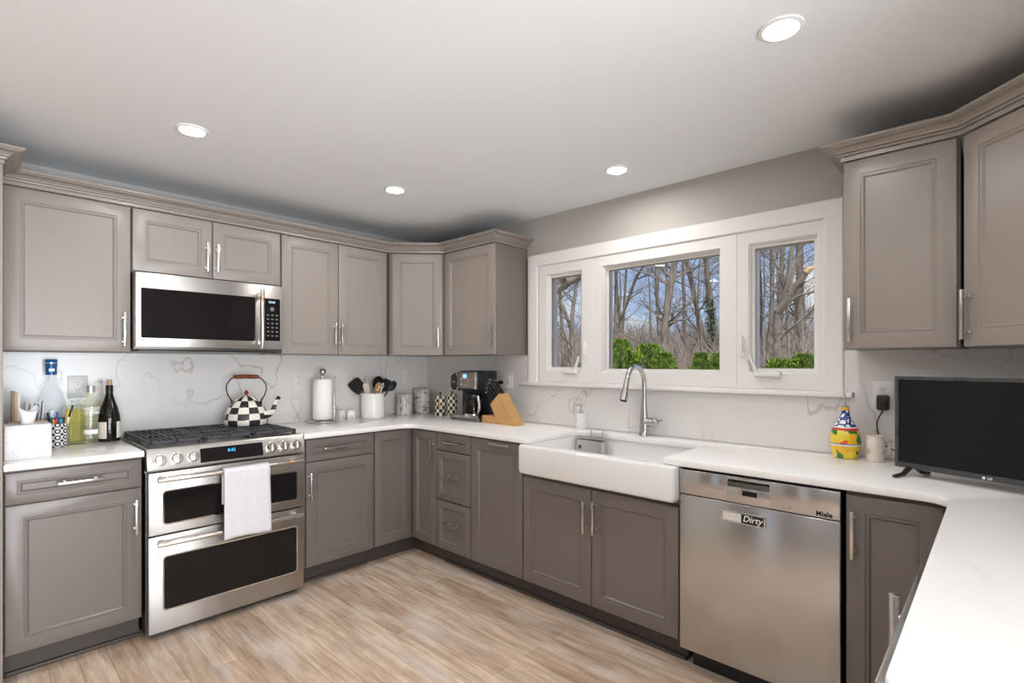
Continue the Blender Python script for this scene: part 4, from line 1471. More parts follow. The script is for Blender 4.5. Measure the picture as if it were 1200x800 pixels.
# ------------------------------------------------------------------ range wall worktop, right of the range
M['paper'] = noise_mat('paper_towel', (0.80, 0.79, 0.775), (0.88, 0.87, 0.86), 60, 0.95)
t = thing('paper_towel_holder', 'upright steel paper towel holder with a full white roll', 'paper towel holder', (1.725, 3.455, CT))
b = MB(); b.lathe([(0.0, 0.0), (0.092, 0.0), (0.094, 0.003), (0.094, 0.012), (0.088, 0.018), (0.03, 0.020), (0.0, 0.020)], seg=40)
b.build('base', M['nickel'], t)
b = MB(); b.cyl((0, 0, 0.015), (0, 0, 0.335), 0.007, 14)
b.lathe([(0.0, 0.325), (0.010, 0.327), (0.016, 0.334), (0.024, 0.350), (0.024, 0.362), (0.016, 0.374), (0.0, 0.378)], seg=24)
b.build('post', M['nickel'], t)
b = MB(); b.lathe([(0.019, 0.022), (0.064, 0.022), (0.065, 0.024), (0.065, 0.300), (0.064, 0.302), (0.019, 0.302), (0.019, 0.022)], seg=40)
b.build('paper_roll', M['paper'], t)
b = MB(); b.tube([(0.083, -0.01, 0.012), (0.083, -0.01, 0.31), (0.083, -0.01, 0.318)], [0.006, 0.006, 0.003], 12)
b.build('tension_arm', M['nickel'], t)

M['ceramic'] = mat('white_ceramic', (0.82, 0.80, 0.77), 0.2)
sprig = mat('green_print', (0.10, 0.14, 0.08), 0.5)
for i, (x, y, rz, lab) in enumerate([(1.905, 3.53, 15, 'small white patterned shaker against the paper towel roll'), (1.955, 3.475, -20, 'small white patterned shaker in front, nearest the utensil crock')]):
    t = thing('shaker', lab, 'shaker', (x, y, CT), rz, 'pair of patterned shakers')
    b = MB()
    def sk(w, z, r=0.008): return [(px_, py_, z) for px_, py_ in rrect(-w, w, -w * 0.8, w * 0.8, r)]
    b.loops([sk(0.024, 0), sk(0.026, 0.003), sk(0.026, 0.05), sk(0.021, 0.064, 0.01), sk(0.010, 0.070, 0.006)])
    b.build('body', M['ceramic'], t)
    b = MB()
    for q in range(5):
        a = 2 * pi * q / 5
        b.box(-0.004 + 0.010 * cos(a), 0.004 + 0.010 * cos(a), -0.0222, -0.0200, 0.018 + 0.009 * sin(a), 0.023 + 0.009 * sin(a), 0.001)
    b.box(-0.016, 0.016, -0.0222, -0.020, 0.008, 0.011)
    o_ = b.build('floral_print', sprig, t)

# utensil crock
t = thing('utensil_crock', 'white ceramic crock full of cooking utensils', 'crock', (2.145, 3.485, CT))
b = MB(); b.lathe([(0.0, 0.0), (0.082, 0.0), (0.086, 0.004), (0.088, 0.02), (0.089, 0.03), (0.088, 0.033), (0.088, 0.178), (0.090, 0.184), (0.086, 0.187), (0.083, 0.184), (0.083, 0.01), (0.0, 0.01)], seg=44)
b.build('jar', M['ceramic'], t)
CX, CY = 2.145, 3.485
VR = Vector((0.686, -0.727, 0))   # sideways as seen in the room


def uten(name, lab, base, d, length, hmat, rh, head, hd_mat, cat=None):
    """utensil: straight handle from inside the crock plus a head built by `head(b, tip, d)`"""
    o = thing(name, lab, cat or name.replace('_', ' '), (CX, CY, CT), 0, 'utensils in the white crock')
    bb = MB()
    p0 = Vector(base); d = Vector(d).normalized(); tip = p0 + d * length
    bb.tube([p0, p0 + d * length * 0.5, tip], [rh, rh * 1.15, rh * 0.9], 10)
    bb.build('handle', hmat, o)
    bb = MB(); head(bb, tip, d); bb.build('head', hd_mat, o, 50)
    return o


def paddle(w, L, th, side, rim=0.3):
    """flat blade with rounded corners in the plane of d and `side`"""
    def f(bb, tip, d):
        s = Vector(side); s = (s - d * s.dot(d)).normalized(); n = d.cross(s)
        pl = rounded([(-w * 0.35, -0.01), (w * 0.35, -0.01), (w / 2, L * 0.35), (w / 2, L), (-w / 2, L), (-w / 2, L * 0.35)], [0.004, 0.004, w * 0.15, w * rim, w * rim, w * 0.15])
        lo = [tip + s * x + d * y - n * th / 2 for x, y in pl]
        hi = [tip + s * x + d * y + n * th / 2 for x, y in pl]
        bb.loops([lo, hi])
    return f


def bowl(r, stretch=1.3, depth=0.5):
    def f(bb, tip, d):
        m_ = Matrix.Translation(tip + d * r * stretch * 0.9) @ d.to_track_quat('X', 'Y').to_matrix().to_4x4() @ Matrix.Diagonal((stretch, 1, depth, 1))
        bb.lathe([(0.0, -r), (r * 0.5, -r * 0.87), (r * 0.87, -r * 0.5), (r, 0), (r * 0.92, 0), (r * 0.8, -r * 0.42), (r * 0.45, -r * 0.76), (0, -r * 0.86)], seg=24, m=m_)
    return f


red = mat('red_silicone', (0.50, 0.02, 0.07), 0.4)
cream = mat('cream_plastic', (0.74, 0.68, 0.60), 0.45)
bl_ny = mat('black_nylon', (0.012, 0.012, 0.014), 0.4)
spoonwood = wood('spoon_wood', (0.50, 0.29, 0.13), (0.36, 0.19, 0.08), (20, 20, 4))
bamboo = wood('bamboo', (0.52, 0.42, 0.22), (0.42, 0.32, 0.15), (20, 20, 4))
def dirv(sx, up, fw=0.0): return tuple(VR * sx + Vector((0, 0, up)) + Vector((-0.727, -0.686, 0)) * fw)
uten('spatula', 'broad black turner with a red handle leaning left out of the crock', VR * 0.02 + Vector((0, 0, 0.075)), dirv(-0.62, 0.80, 0.2), 0.165, red, 0.0085, paddle(0.108, 0.105, 0.004, VR, 0.22), bl_ny)
uten('skewer', 'thin bamboo skewer standing upright in the crock', VR * -0.055 + Vector((0, 0, 0.02)), dirv(-0.03, 1, -0.05), 0.27, bamboo, 0.0035, lambda bb, tip, d: bb.tube([tip, tip + d * 0.02], [0.0033, 0.001], 8), bamboo)
uten('cooking_spoon', 'cream plastic spatula spoon in the middle of the crock', VR * -0.005 + Vector((0, 0, 0.06)), dirv(-0.18, 0.95, 0.25), 0.14, cream, 0.006, paddle(0.046, 0.075, 0.007, VR, 0.48), cream, 'spoon')
uten('wooden_spoon', 'wooden spoon in the right half of the crock', VR * 0.015 + Vector((0, 0, 0.05)), dirv(0.18, 0.95, 0.1), 0.15, spoonwood, 0.006, paddle(0.055, 0.07, 0.008, VR, 0.48), spoonwood, 'spoon')
uten('ladle', 'black ladle leaning over the back of the crock', VR * -0.02 + Vector((0, 0, 0.03)), dirv(0.20, 0.97, -0.2), 0.19, bl_ny, 0.006, bowl(0.046, 1.2, 0.8), bl_ny)
uten('slotted_turner', 'large black slotted turner leaning right out of the crock', VR * -0.005 + Vector((0, 0, 0.03)), dirv(0.40, 0.90, -0.08), 0.20, bl_ny, 0.007, paddle(0.085, 0.085, 0.004, dirv(0.7, -0.5, 0.3), 0.3), bl_ny, 'turner')
uten('serving_spoon', 'black serving spoon leaning furthest right out of the crock', VR * 0.0 + Vector((0, 0, 0.05)), dirv(0.62, 0.80, 0.02), 0.20, bl_ny, 0.006, bowl(0.03, 1.5, 0.5), bl_ny, 'spoon')
uten('tongs', 'cream handled tongs with a loop, leaning right out of the crock', VR * 0.03 + Vector((0, 0, 0.06)), dirv(0.26, 0.95, 0.2), 0.155, cream, 0.005,
     lambda bb, tip, d: bb.tube([tip, tip + d * 0.03 + VR * 0.002, tip + d * 0.034 - VR * 0.02, tip - VR * 0.030 - d * 0.0, tip - VR * 0.035 + Vector((0, 0, 0.012))], 0.0045, 8), cream)
uten('whisk', 'steel whisk with red grip leaning right out of the crock', VR * 0.015 + Vector((0, 0, 0.07)), dirv(0.33, 0.92, 0.12), 0.15, red, 0.0075,
     lambda bb, tip, d: [bb.tube([tip, tip + d * 0.03 + (VR * cos(a) + Vector((0.5, 0.5, 0.5)) * sin(a)) * 0.016, tip + d * 0.055], 0.0016, 6) for a in (0, 1.05, 2.1, 3.14, 4.2, 5.2)], M['chrome'])

# marble canisters
for i, (x, y, r, h, lab, sd) in enumerate([(2.435, 3.49, 0.064, 0.168, 'shorter grey veined marble canister next to the utensil crock', 4.0), (2.615, 3.50, 0.066, 0.205, 'taller grey veined marble canister in the corner', 9.0)]):
    t = thing('canister', lab, 'canister', (x, y, CT), 40 * i, 'marble canisters')
    mm = marble('canister_marble', (0.62, 0.57, 0.53), (0.14, 0.12, 0.11), 24, 0.07, 0.3, 1.0, sd, (1, 1, 0.28) if i == 0 else (0.45, 0.45, 1.0), 0.035, (0.15, 0.2, 0.2), (0.36, 0.5))
    b = MB(); b.lathe([(0.0, 0.0), (r - 0.003, 0.0), (r, 0.003), (r, h - 0.024), (0.0, h - 0.024)], seg=40)
    b.build('jar', mm, t)
    b = MB(); b.lathe([(0.0, h - 0.0235), (r - 0.001, h - 0.0235), (r + 0.001, h - 0.021), (r + 0.001, h - 0.003), (r - 0.003, h), (0.0, h)], seg=40)
    b.build('lid', mm, t)

# checkered canisters
for i, (x, y, r, h, lab) in enumerate([(2.600, 3.235, 0.046, 0.150, 'small black and white checkered canister with a dark knob, left of the pair'), (2.612, 3.105, 0.042, 0.165, 'black and white checkered canister nearest the coffee maker')]):
    t = thing('checkered_canister', lab, 'canister', (x, y, CT), 8 + 13 * i, 'checkered canisters')
    ck = checker_mat('canister_checks', (0.015, 0.013, 0.012), (0.74, 0.68, 0.55), 12, 6, 38.0, 0.2)
    b = MB(); b.lathe([(0.0, 0.0), (r - 0.002, 0.0), (r, 0.003), (r, h - 0.012), (r - 0.003, h - 0.010), (0.0, h - 0.010)], seg=40)
    b.build('jar', ck, t)
    b = MB(); b.lathe([(0.0, h - 0.0095), (r + 0.001, h - 0.0095), (r + 0.001, h + 0.001), (r - 0.012, h + 0.008), (0.0, h + 0.010)], seg=40)
    ld = b.build('lid', ck, t)
    b = MB(); b.lathe([(0.0, h + 0.008), (0.005, h + 0.009), (0.004, h + 0.014), (0.010, h + 0.022), (0.009, h + 0.031), (0.0, h + 0.036)], seg=18)
    b.build('knob', mat('brown_knob', (0.10, 0.025, 0.015), 0.3), ld)
    if i == 0:
        b = MB(); b.lathe([(0.0, 0.0), (0.016, 0.0), (0.014, 0.004), (0.0, 0.005)], seg=20, m=T(r * cos(radians(-150)), r * sin(radians(-150)), 0.085) @ RZ(-150) @ RY(90))
        b.build('brass_medallion', mat('amber_medallion', (0.48, 0.22, 0.05), 0.3), t)

# ------------------------------------------------------------------ coffee maker
t = thing('coffee_maker', 'black and steel drip coffee maker left of the knife block', 'coffee maker', (2.45, 2.935, CT), -90)
# local x along the wall (0 at the far end), y towards the wall
b = MB()
b.box(0.0, 0.30, 0.115, 0.19, 0.0, 0.360, 0.008)
b.box(0.085, 0.298, 0.004, 0.12, 0.225, 0.358, 0.01)
b.box(0.04, 0.298, 0.02, 0.12, 0.0, 0.030, 0.006)
b.build('housing', M['blackplastic'], t)
b = MB(); b.box(0.0, 0.292, 0.0, 0.016, 0.006, 0.044, 0.006); b.box(0.0, 0.292, 0.0, 0.13, 0.002, 0.026, 0.006)
b.build('base_plate', M['steel'], t)
b = MB(); b.box(0.100, 0.262, -0.004, 0.006, 0.236, 0.350, 0.004)
cp = b.build('control_panel', mat('coffee_panel', (0.30, 0.26, 0.24), 0.3, 0.7), t)
b = MB(); b.box(0.266, 0.288, -0.005, 0.006, 0.232, 0.352, 0.003)
b.build('chrome_strip', M['chrome'], t)
b = MB(); b.lathe([(0.0, 0), (0.020, 0), (0.020, 0.003), (0.0, 0.004)], seg=20, m=T(0.165, -0.003, 0.322) @ RX(90) @ Matrix.Diagonal((1.15, 0.85, 1, 1)))
b.build('screen', mat('coffee_screen', (0.25, 0.5, 0.65), 0.3, emit=(0.35, 0.75, 1.0), es=0.6), cp)
for q, (kx, kz) in enumerate([(0.128, 0.30), (0.205, 0.30), (0.165, 0.285), (0.128, 0.262), (0.165, 0.256), (0.205, 0.262)]):
    b = MB(); b.lathe([(0.0, 0), (0.011, 0), (0.010, 0.004), (0.0, 0.005)], seg=16, m=T(kx, -0.003, kz) @ RX(90))
    b.build('button', M['copper'] if q in (1, 2, 5) else M['nickel'], cp)
# rounded head at the far end with a chrome ring
b = MB()
ovl = [(x, z) for x, z in rrect(0.008, 0.085, 0.215, 0.345, 0.038)]
b.loops([[(x, 0.10, z) for x, z in ovl], [(x, 0.006, z) for x, z in ovl], [((x - 0.0465) * 0.85 + 0.0465, -0.006, (z - 0.28) * 0.9 + 0.28) for x, z in ovl]])
hd = b.build('water_tank_head', M['blackplastic'], t)
b = MB(); b.tube([(x, 0.004, z) for x, z in ovl] + [(ovl[0][0], 0.004, ovl[0][1])], 0.005, 8)
b.build('chrome_ring', M['chrome'], hd)
b = MB(); b.box(0.034, 0.058, -0.0075, -0.005, 0.274, 0.284)
b.build('nameplate', M['nickel'], hd)
# carafe
b = MB(); b.lathe([(0.0, 0.034), (0.052, 0.034), (0.060, 0.042), (0.062, 0.09), (0.056, 0.14), (0.046, 0.165), (0.044, 0.175), (0.0, 0.176)], (0.185, 0.055, 0), 32)
cf = b.build('carafe', clear_mat('carafe_glass', (0.42, 0.38, 0.35), 0.7), t)
b = MB(); b.lathe([(0.046, 0.170), (0.050, 0.172), (0.050, 0.192), (0.03, 0.20), (0.0, 0.202)], (0.185, 0.055, 0), 32)
b.build('carafe_lid', M['blackplastic'], cf)
b = MB(); b.lathe([(0.0605, 0.036), (0.0635, 0.04), (0.0635, 0.055), (0.0610, 0.055)], (0.185, 0.055, 0), 32)
b.build('carafe_band', M['chrome'], cf)
b = MB(); b.tube([(0.232, 0.045, 0.182), (0.268, 0.03, 0.178), (0.284, 0.025, 0.14), (0.283, 0.025, 0.085), (0.266, 0.03, 0.062)], [0.009, 0.010, 0.011, 0.010, 0.008], 12)
b.build('carafe_handle', M['nickel'], cf)

# knife block with knives
KB = wood('block_wood', (0.62, 0.37, 0.14), (0.48, 0.26, 0.09), (3, 3, 18), 0.4)
t = thing('knife_block', 'slanted light wooden knife block right of the coffee maker', 'knife block', (2.48, 2.632, CT), -90)
b = MB()
# local x along the wall to the right in the picture, y towards the wall
def yz(poly, y0, y1, bev=0.003):
    lo = [(x, y0, z) for x, z in poly]; hi = [(x, y1, z) for x, z in poly]
    ins = [(x + (0.17 - x) * 0.012, y0 - 0.0, z) for x, z in poly]
    b.loops([lo, hi])
yz([(0.165, 0.0), (0.325, 0.0), (0.168, 0.207), (0.086, 0.131)], 0.0, 0.09)
b.build('slotted_block', KB, t)
b = MB(); b.box(0.0, 0.150, 0.002, 0.088, 0.0, 0.052, 0.003)
b.build('foot', KB, t)
nrm = Vector((-(0.207 - 0.131), 0, (0.168 - 0.086))).normalized()   # out of the slotted face
A_, B_ = Vector((0.168, 0, 0.207)), Vector((0.086, 0, 0.131))
mblock = T(2.48, 2.632, CT) @ RZ(-90)
ki = 0
for r_, fr in enumerate((0.13, 0.38, 0.62, 0.86)):
    for c_, yy in enumerate((0.022, 0.066)):
        L_ = (0.135, 0.125, 0.11, 0.095)[r_] - 0.008 * c_
        p = A_ + (B_ - A_) * fr + Vector((0, yy, 0))
        k = thing('kitchen_knife', 'black handled knife with steel end cap in the wooden block', 'knife', tuple(mblock @ p), -90, 'knives in the wooden block')
        m_ = nrm.to_track_quat('Z', 'Y').to_matrix().to_4x4()
        b = MB(); b.box(-0.0015, 0.0015, -0.008, 0.008, -0.06, 0.004, 0, 1, m_ @ RZ(90)); b.box(-0.009, 0.009, -0.006, 0.006, 0.001, 0.012, 0.002, 2, m_)
        b.build('blade', M['nickel'], k)
        b = MB(); b.box(-0.0105, 0.0105, -0.0075, 0.0075, 0.012, L_, 0.004, 2, m_)
        b.build('handle', M['blackplastic'], k)
        b = MB(); b.box(-0.0112, 0.0112, -0.008, 0.008, L_ - 0.004, L_ + 0.007, 0.003, 2, m_)
        b.box(-0.0109, -0.0100, -0.003, 0.003, 0.016, L_ - 0.006, 0, 1, m_)
        b.build('end_cap', M['chrome'], k)
        ki += 1

# plug and cord of the coffee maker
t = thing('power_plug', 'black plug in the outlet right of the coffee maker', 'plug', (2.742, 2.686, 1.187), -90)
b = MB(); b.box(-0.014, 0.014, -0.028, 0.0, -0.012, 0.012, 0.006)
b.build('plug_body', M['blackplastic'], t)
b = MB(); b.tube([(0, -0.026, 0), (-0.02, -0.034, -0.002), (-0.04, -0.034, -0.02), (-0.055, -0.026, -0.10), (-0.06, -0.018, -0.268)], 0.0035, 8)
b.build('cord', M['blackplastic'], t)

# ------------------------------------------------------------------ right worktop: cruet, mug, television
def cruet_mat():
    m, nt, b = new_mat('painted_lemons')
    L = nt.links.new
    tc = nt.nodes.new('ShaderNodeTexCoord'); sp = nt.nodes.new('ShaderNodeSeparateXYZ')
    L(tc.outputs['Object'], sp.inputs[0])
    vo = nt.nodes.new('ShaderNodeTexVoronoi'); vo.inputs['Scale'].default_value = 34; vo.inputs['Randomness'].default_value = 0.8
    L(tc.outputs['Object'], vo.inputs['Vector'])
    s2 = nt.nodes.new('ShaderNodeSeparateColor'); L(vo.outputs['Color'], s2.inputs[0])
    r = nt.nodes.new('ShaderNodeValToRGB'); r.color_ramp.interpolation = 'CONSTANT'
    e = r.color_ramp.elements
    e[0].position = 0; e[0].color = (0.85, 0.50, 0.02, 1)
    e[1].position = 0.30; e[1].color = (0.80, 0.62, 0.05, 1)
    for p, c_ in ((0.48, (0.04, 0.22, 0.06, 1)), (0.68, (0.70, 0.12, 0.03, 1)), (0.76, (0.85, 0.58, 0.06, 1)), (0.92, (0.85, 0.36, 0.03, 1))):
        x = e.new(p); x.color = c_
    L(s2.outputs[0], r.inputs[0])
    # blue net on white for the neck
    vo2 = nt.nodes.new('ShaderNodeTexVoronoi'); vo2.feature = 'DISTANCE_TO_EDGE'; vo2.inputs['Scale'].default_value = 48
    L(tc.outputs['Object'], vo2.inputs['Vector'])
    r2 = nt.nodes.new('ShaderNodeValToRGB'); r2.color_ramp.interpolation = 'CONSTANT'
    r2.color_ramp.elements[0].color = (0.03, 0.06, 0.28, 1); r2.color_ramp.elements[1].position = 0.14; r2.color_ramp.elements[1].color = (0.84, 0.83, 0.82, 1)
    L(vo2.outputs['Distance'], r2.inputs[0])
    hz = nt.nodes.new('ShaderNodeValToRGB'); hz.color_ramp.interpolation = 'CONSTANT'
    h = hz.color_ramp.elements
    h[0].position = 0.0; h[0].color = (0, 0, 0, 1)
    h[1].position = 0.60; h[1].color = (1, 1, 1, 1)
    zz = nt.nodes.new('ShaderNodeMath'); zz.operation = 'MULTIPLY'; zz.inputs[1].default_value = 4.5
    L(sp.outputs['Z'], zz.inputs[0]); L(zz.outputs[0], hz.inputs[0])
    mx = nt.nodes.new('ShaderNodeMix'); mx.data_type = 'RGBA'
    L(hz.outputs[0], mx.inputs['Factor']); L(r.outputs[0], mx.inputs['A']); L(r2.outputs[0], mx.inputs['B'])
    # painted bands
    bd = nt.nodes.new('ShaderNodeValToRGB'); bd.color_ramp.interpolation = 'CONSTANT'
    q = bd.color_ramp.elements
    q[0].position = 0; q[0].color = (0, 0, 0, 1)
    q[1].position = 0.255; q[1].color = (0.80, 0.80, 0.85, 1)
    for p, c_ in ((0.285, (0.06, 0.09, 0.40, 1)), (0.30, (0, 0, 0, 1)), (0.555, (0.60, 0.03, 0.03, 1)), (0.60, (0.84, 0.83, 0.82, 1)), (0.625, (0, 0, 0, 1)), (0.945, (0.85, 0.45, 0.02, 1))):
        x = q.new(p); x.color = c_
    L(zz.outputs[0], bd.inputs[0])
    gt = nt.nodes.new('ShaderNodeMath'); gt.operation = 'GREATER_THAN'; gt.inputs[1].default_value = 0.01
    sc_ = nt.nodes.new('ShaderNodeSeparateColor'); L(bd.outputs[0], sc_.inputs[0])
    L(sc_.outputs[0], gt.inputs[0])
    mx2 = nt.nodes.new('ShaderNodeMix'); mx2.data_type = 'RGBA'
    L(gt.outputs[0], mx2.inputs['Factor']); L(mx.outputs['Result'], mx2.inputs['A']); L(bd.outputs[0], mx2.inputs['B'])
    L(mx2.outputs['Result'], b.inputs['Base Color'])
    b.inputs['Roughness'].default_value = 0.15
    return m


t = thing('oil_cruet', 'colourful hand-painted oil cruet with lemons and pour spout', 'oil cruet', (2.655, 0.493, CT), 25)
b = MB(); b.lathe([(0.0, 0.0), (0.040, 0.0), (0.046, 0.005), (0.056, 0.045), (0.059, 0.075), (0.057, 0.105), (0.047, 0.132), (0.030, 0.160), (0.019, 0.183), (0.016, 0.205), (0.0175, 0.214), (0.0175, 0.222), (0.0, 0.223)], seg=40)
b.build('bottle', cruet_mat(), t)
b = MB(); b.lathe([(0.0, 0.220), (0.0135, 0.220), (0.013, 0.228), (0.005, 0.230), (0.0, 0.230)], seg=18)
b.tube([(0, 0, 0.225), (0.0, 0.0, 0.262), (0.003, 0.004, 0.290)], [0.0045, 0.0038, 0.0032], 10)
b.build('pour_spout', M['nickel'], t)

t = thing('mug', 'cream ceramic mug with raised relief in front of the outlet', 'mug', (2.655, 0.384, CT), -48)
t.scale = (0.86, 0.86, 1.0)
M['cream'] = mat('cream_glaze', (0.76, 0.67, 0.60), 0.22)
b = MB(); b.lathe([(0.0, 0.0), (0.034, 0.0), (0.037, 0.003), (0.036, 0.045), (0.038, 0.058), (0.041, 0.072), (0.039, 0.088), (0.034, 0.098), (0.035, 0.106), (0.036, 0.110), (0.033, 0.110), (0.031, 0.104), (0.033, 0.085), (0.033, 0.01), (0.0, 0.008)], seg=36)
b.build('cup', M['cream'], t)
b = MB(); b.tube([(0.033, 0, 0.084), (0.052, 0, 0.088), (0.066, 0, 0.076), (0.068, 0, 0.052), (0.058, 0, 0.032), (0.033, 0, 0.026)], [0.006, 0.007, 0.0075, 0.0075, 0.007, 0.006], 12)
b.build('handle', M['cream'], t)
b = MB()
for q in range(9):
    a = radians(150 + q * 7); rz_ = 0.0365
    b.tube([(rz_ * cos(a), rz_ * sin(a), 0.030 + 0.006 * (q % 3)), (rz_ * cos(a + 0.05), rz_ * sin(a + 0.05), 0.045 + 0.005 * ((q + 1) % 3))], 0.0022, 6)
b.build('relief', mat('relief_glaze', (0.62, 0.46, 0.38), 0.3), t)

# television
ta = math.degrees(math.atan2(-0.343, -0.135))
t = thing('television', 'small black flat television with dark screen at the right', 'television', (2.396, 0.287, CT), ta)
TL, TZ0, TZ1 = 0.556, 0.030, 0.367
b = MB(); b.box(0.004, TL - 0.004, 0.0072, 0.030, TZ0 + 0.004, TZ1 - 0.003, 0.002)
b.box(0.05, TL - 0.05, 0.028, 0.055, TZ0 + 0.02, TZ1 - 0.10, 0.012)
b.build('housing', M['blackplastic'], t)
b = MB()
lp = []
for ins, y in ((0.0, 0.012), (0.0, 0.002), (0.002, 0.0), (0.012, 0.0), (0.0135, 0.004), (0.0135, 0.010)):
    bo = 0.006 if ins >= 0.0135 or ins == 0.012 else 0
    lp.append([(ins, y, TZ0 + ins + bo), (TL - ins, y, TZ0 + ins + bo), (TL - ins, y, TZ1 - ins), (ins, y, TZ1 - ins)])
b.loops(lp, False, False)
bz = b.build('bezel', mat('television_bezel', (0.055, 0.058, 0.062), 0.28), t, 20)
b = MB(); b.box(0.013, TL - 0.013, 0.0045, 0.006, TZ0 + 0.019, TZ1 - 0.013)
b.build('screen', mat('television_screen', (0.003, 0.003, 0.0035), 0.06, spec=0.4), t, 0)
for fx in (0.05, TL - 0.05):
    b = MB()
    b.tube([(fx, 0.02, TZ0 + 0.012), (fx - 0.005, -0.03, 0.010), (fx - 0.01, -0.075, 0.0065)], [0.011, 0.0095, 0.008], 10, True, None, 0.75)
    b.tube([(fx, 0.02, TZ0 + 0.012), (fx + 0.005, 0.07, 0.010), (fx + 0.01, 0.105, 0.0065)], [0.011, 0.0095, 0.008], 10, True, None, 0.75)
    b.build('foot', M['blackplastic'], t)
text('maker_logo', 'LG', 0.011, M['whiteprint'], bz, T(TL * 0.5 + 0.006, -0.0004, TZ0 + 0.0085) @ FACE, 0, 0.0002, 'CENTER', 0.0003)
b = MB(); b.cyl((TL * 0.5 - 0.010, 0.0, TZ0 + 0.0085), (TL * 0.5 - 0.010, -0.0005, TZ0 + 0.0085), 0.0045, 16)
b.build('logo_disc', M['whiteprint'], bz)

# power adapter and cord behind the mug
t = thing('power_adapter', 'black power adapter with cord in the outlet beside the television', 'power adapter', (2.7425, 0.366, 1.162), -90)
b = MB(); b.box(-0.023, 0.023, -0.036, 0.0, -0.036, 0.030, 0.009)
b.build('adapter_body', M['blackplastic'], t)
b = MB(); b.tube([(0.0, -0.02, -0.033), (-0.006, -0.02, -0.05), (-0.016, -0.021, -0.07), (-0.022, -0.022, -0.095), (-0.018, -0.022, -0.13), (-0.008, -0.022, -0.165), (0.01, -0.022, -0.19), (0.04, -0.022, -0.205), (0.10, -0.025, -0.215)], 0.0028, 8)
b.build('cord', M['blackplastic'], t)

# ------------------------------------------------------------------ outside the window
b = MB(); b.box(2.95, 70, -45, 75, -0.75, -0.45)
b.build('ground', M['ground'])['kind'] = 'structure'


class PM:
    """plain vertex and face lists, for big organic meshes"""
    def __init__(self): self.v, self.f = [], []

    def tube(self, pts, rad, seg):
        n0 = len(self.v)
        n = len(pts)
        for i in range(n):
            p = Vector(pts[i])
            d = (Vector(pts[min(i + 1, n - 1)]) - Vector(pts[max(i - 1, 0)]))
            if d.length < 1e-6: d = Vector((0, 0, 1))
            d.normalize()
            s = d.orthogonal().normalized() if abs(d.z) < 0.95 else Vector((1, 0, 0))
            s = (s - d * s.dot(d)).normalized()
            q = d.cross(s)
            for k in range(seg):
                a = 2 * pi * k / seg
                w = p + s * cos(a) * rad[i] + q * sin(a) * rad[i]
                self.v.append(w[:])
        for i in range(n - 1):
            for k in range(seg):
                j = (k + 1) % seg
                self.f.append((n0 + i * seg + k, n0 + i * seg + j, n0 + (i + 1) * seg + j, n0 + (i + 1) * seg + k))

    def leaf(self, p, d, u, L, w):
        n0 = len(self.v)
        s = d.cross(u).normalized() * w
        self.v += [(p - s * 0.3)[:], (p + d * L * 0.5 - s)[:], (p + d * L)[:], (p + d * L * 0.5 + s)[:], (p + s * 0.3)[:]]
        self.f.append((n0, n0 + 1, n0 + 2, n0 + 3, n0 + 4))

    def build(self, name, material, parent=None, smooth=True):
        me = bpy.data.meshes.new(name)
        me.from_pydata(self.v, [], self.f)
        if smooth: me.polygons.foreach_set('use_smooth', [True] * len(me.polygons))
        me.materials.append(material)
        o = bpy.data.objects.new(name, me)
        C.objects.link(o)
        if parent: o.parent = parent
        return o


def branch(pm, rnd, p, d, L, r, depth):
    n = 5
    pts, rad = [p.copy()], [r]
    q = p.copy(); dd = d.copy()
    for i in range(n):
        dd = (dd + Vector((rnd.uniform(-1, 1), rnd.uniform(-1, 1), rnd.uniform(-0.5, 0.9))) * 0.22).normalized()
        q = q + dd * L / n
        pts.append(q.copy()); rad.append(r * (1 - 0.8 * (i + 1) / n))
    pm.tube(pts, rad, 5 if r > 0.012 else 3)
    if depth > 0:
        k = rnd.randint(3, 5)
        for i in range(k):
            t_ = rnd.uniform(0.25, 0.95)
            j = min(n - 1, int(t_ * n))
            a = rnd.uniform(0, 2 * pi)
            side = dd.orthogonal().normalized()
            side = (Matrix.Rotation(a, 3, dd) @ side)
            nd = (dd * 0.7 + side * rnd.uniform(0.5, 1.0) + Vector((0, 0, 0.25))).normalized()
            branch(pm, rnd, pts[j], nd, L * rnd.uniform(0.4, 0.65), max(0.0035, rad[j] * 0.55), depth - 1)


def trunk_into(pm, rnd, pts, r, nb, zmin=1.6, bl=1.6, taper=0.45, depth=2, seg=9):
    """trunk polyline (resampled with a little wobble) and its branches"""
    P = [Vector(p) for p in pts]
    full = []
    for a, c_ in zip(P[:-1], P[1:]):
        for k in range(4):
            t_ = k / 4
            full.append(a.lerp(c_, t_) + Vector((rnd.uniform(-1, 1), rnd.uniform(-1, 1), 0)) * r * 0.18)
    full.append(P[-1])
    n = len(full)
    rad = [r * (1.0 - taper * i / (n - 1)) for i in range(n)]
    rad[0] *= 1.25
    pm.tube(full, rad, seg)
    for i in range(nb):
        j = rnd.randint(1, n - 1)
        if full[j].z < zmin: continue
        a = rnd.uniform(0, 2 * pi)
        d = Vector((cos(a), sin(a), rnd.uniform(0.15, 0.9))).normalized()
        branch(pm, rnd, full[j], d, bl * rnd.uniform(0.5, 1.1), rad[j] * rnd.uniform(0.22, 0.42), depth)


def yzx(x, pts, drop=True, topx=0.0):
    out = []
    if drop: out.append((x, pts[0][0], -0.46))
    return out + [(x + topx * i, y, z) for i, (y, z) in enumerate(pts)]


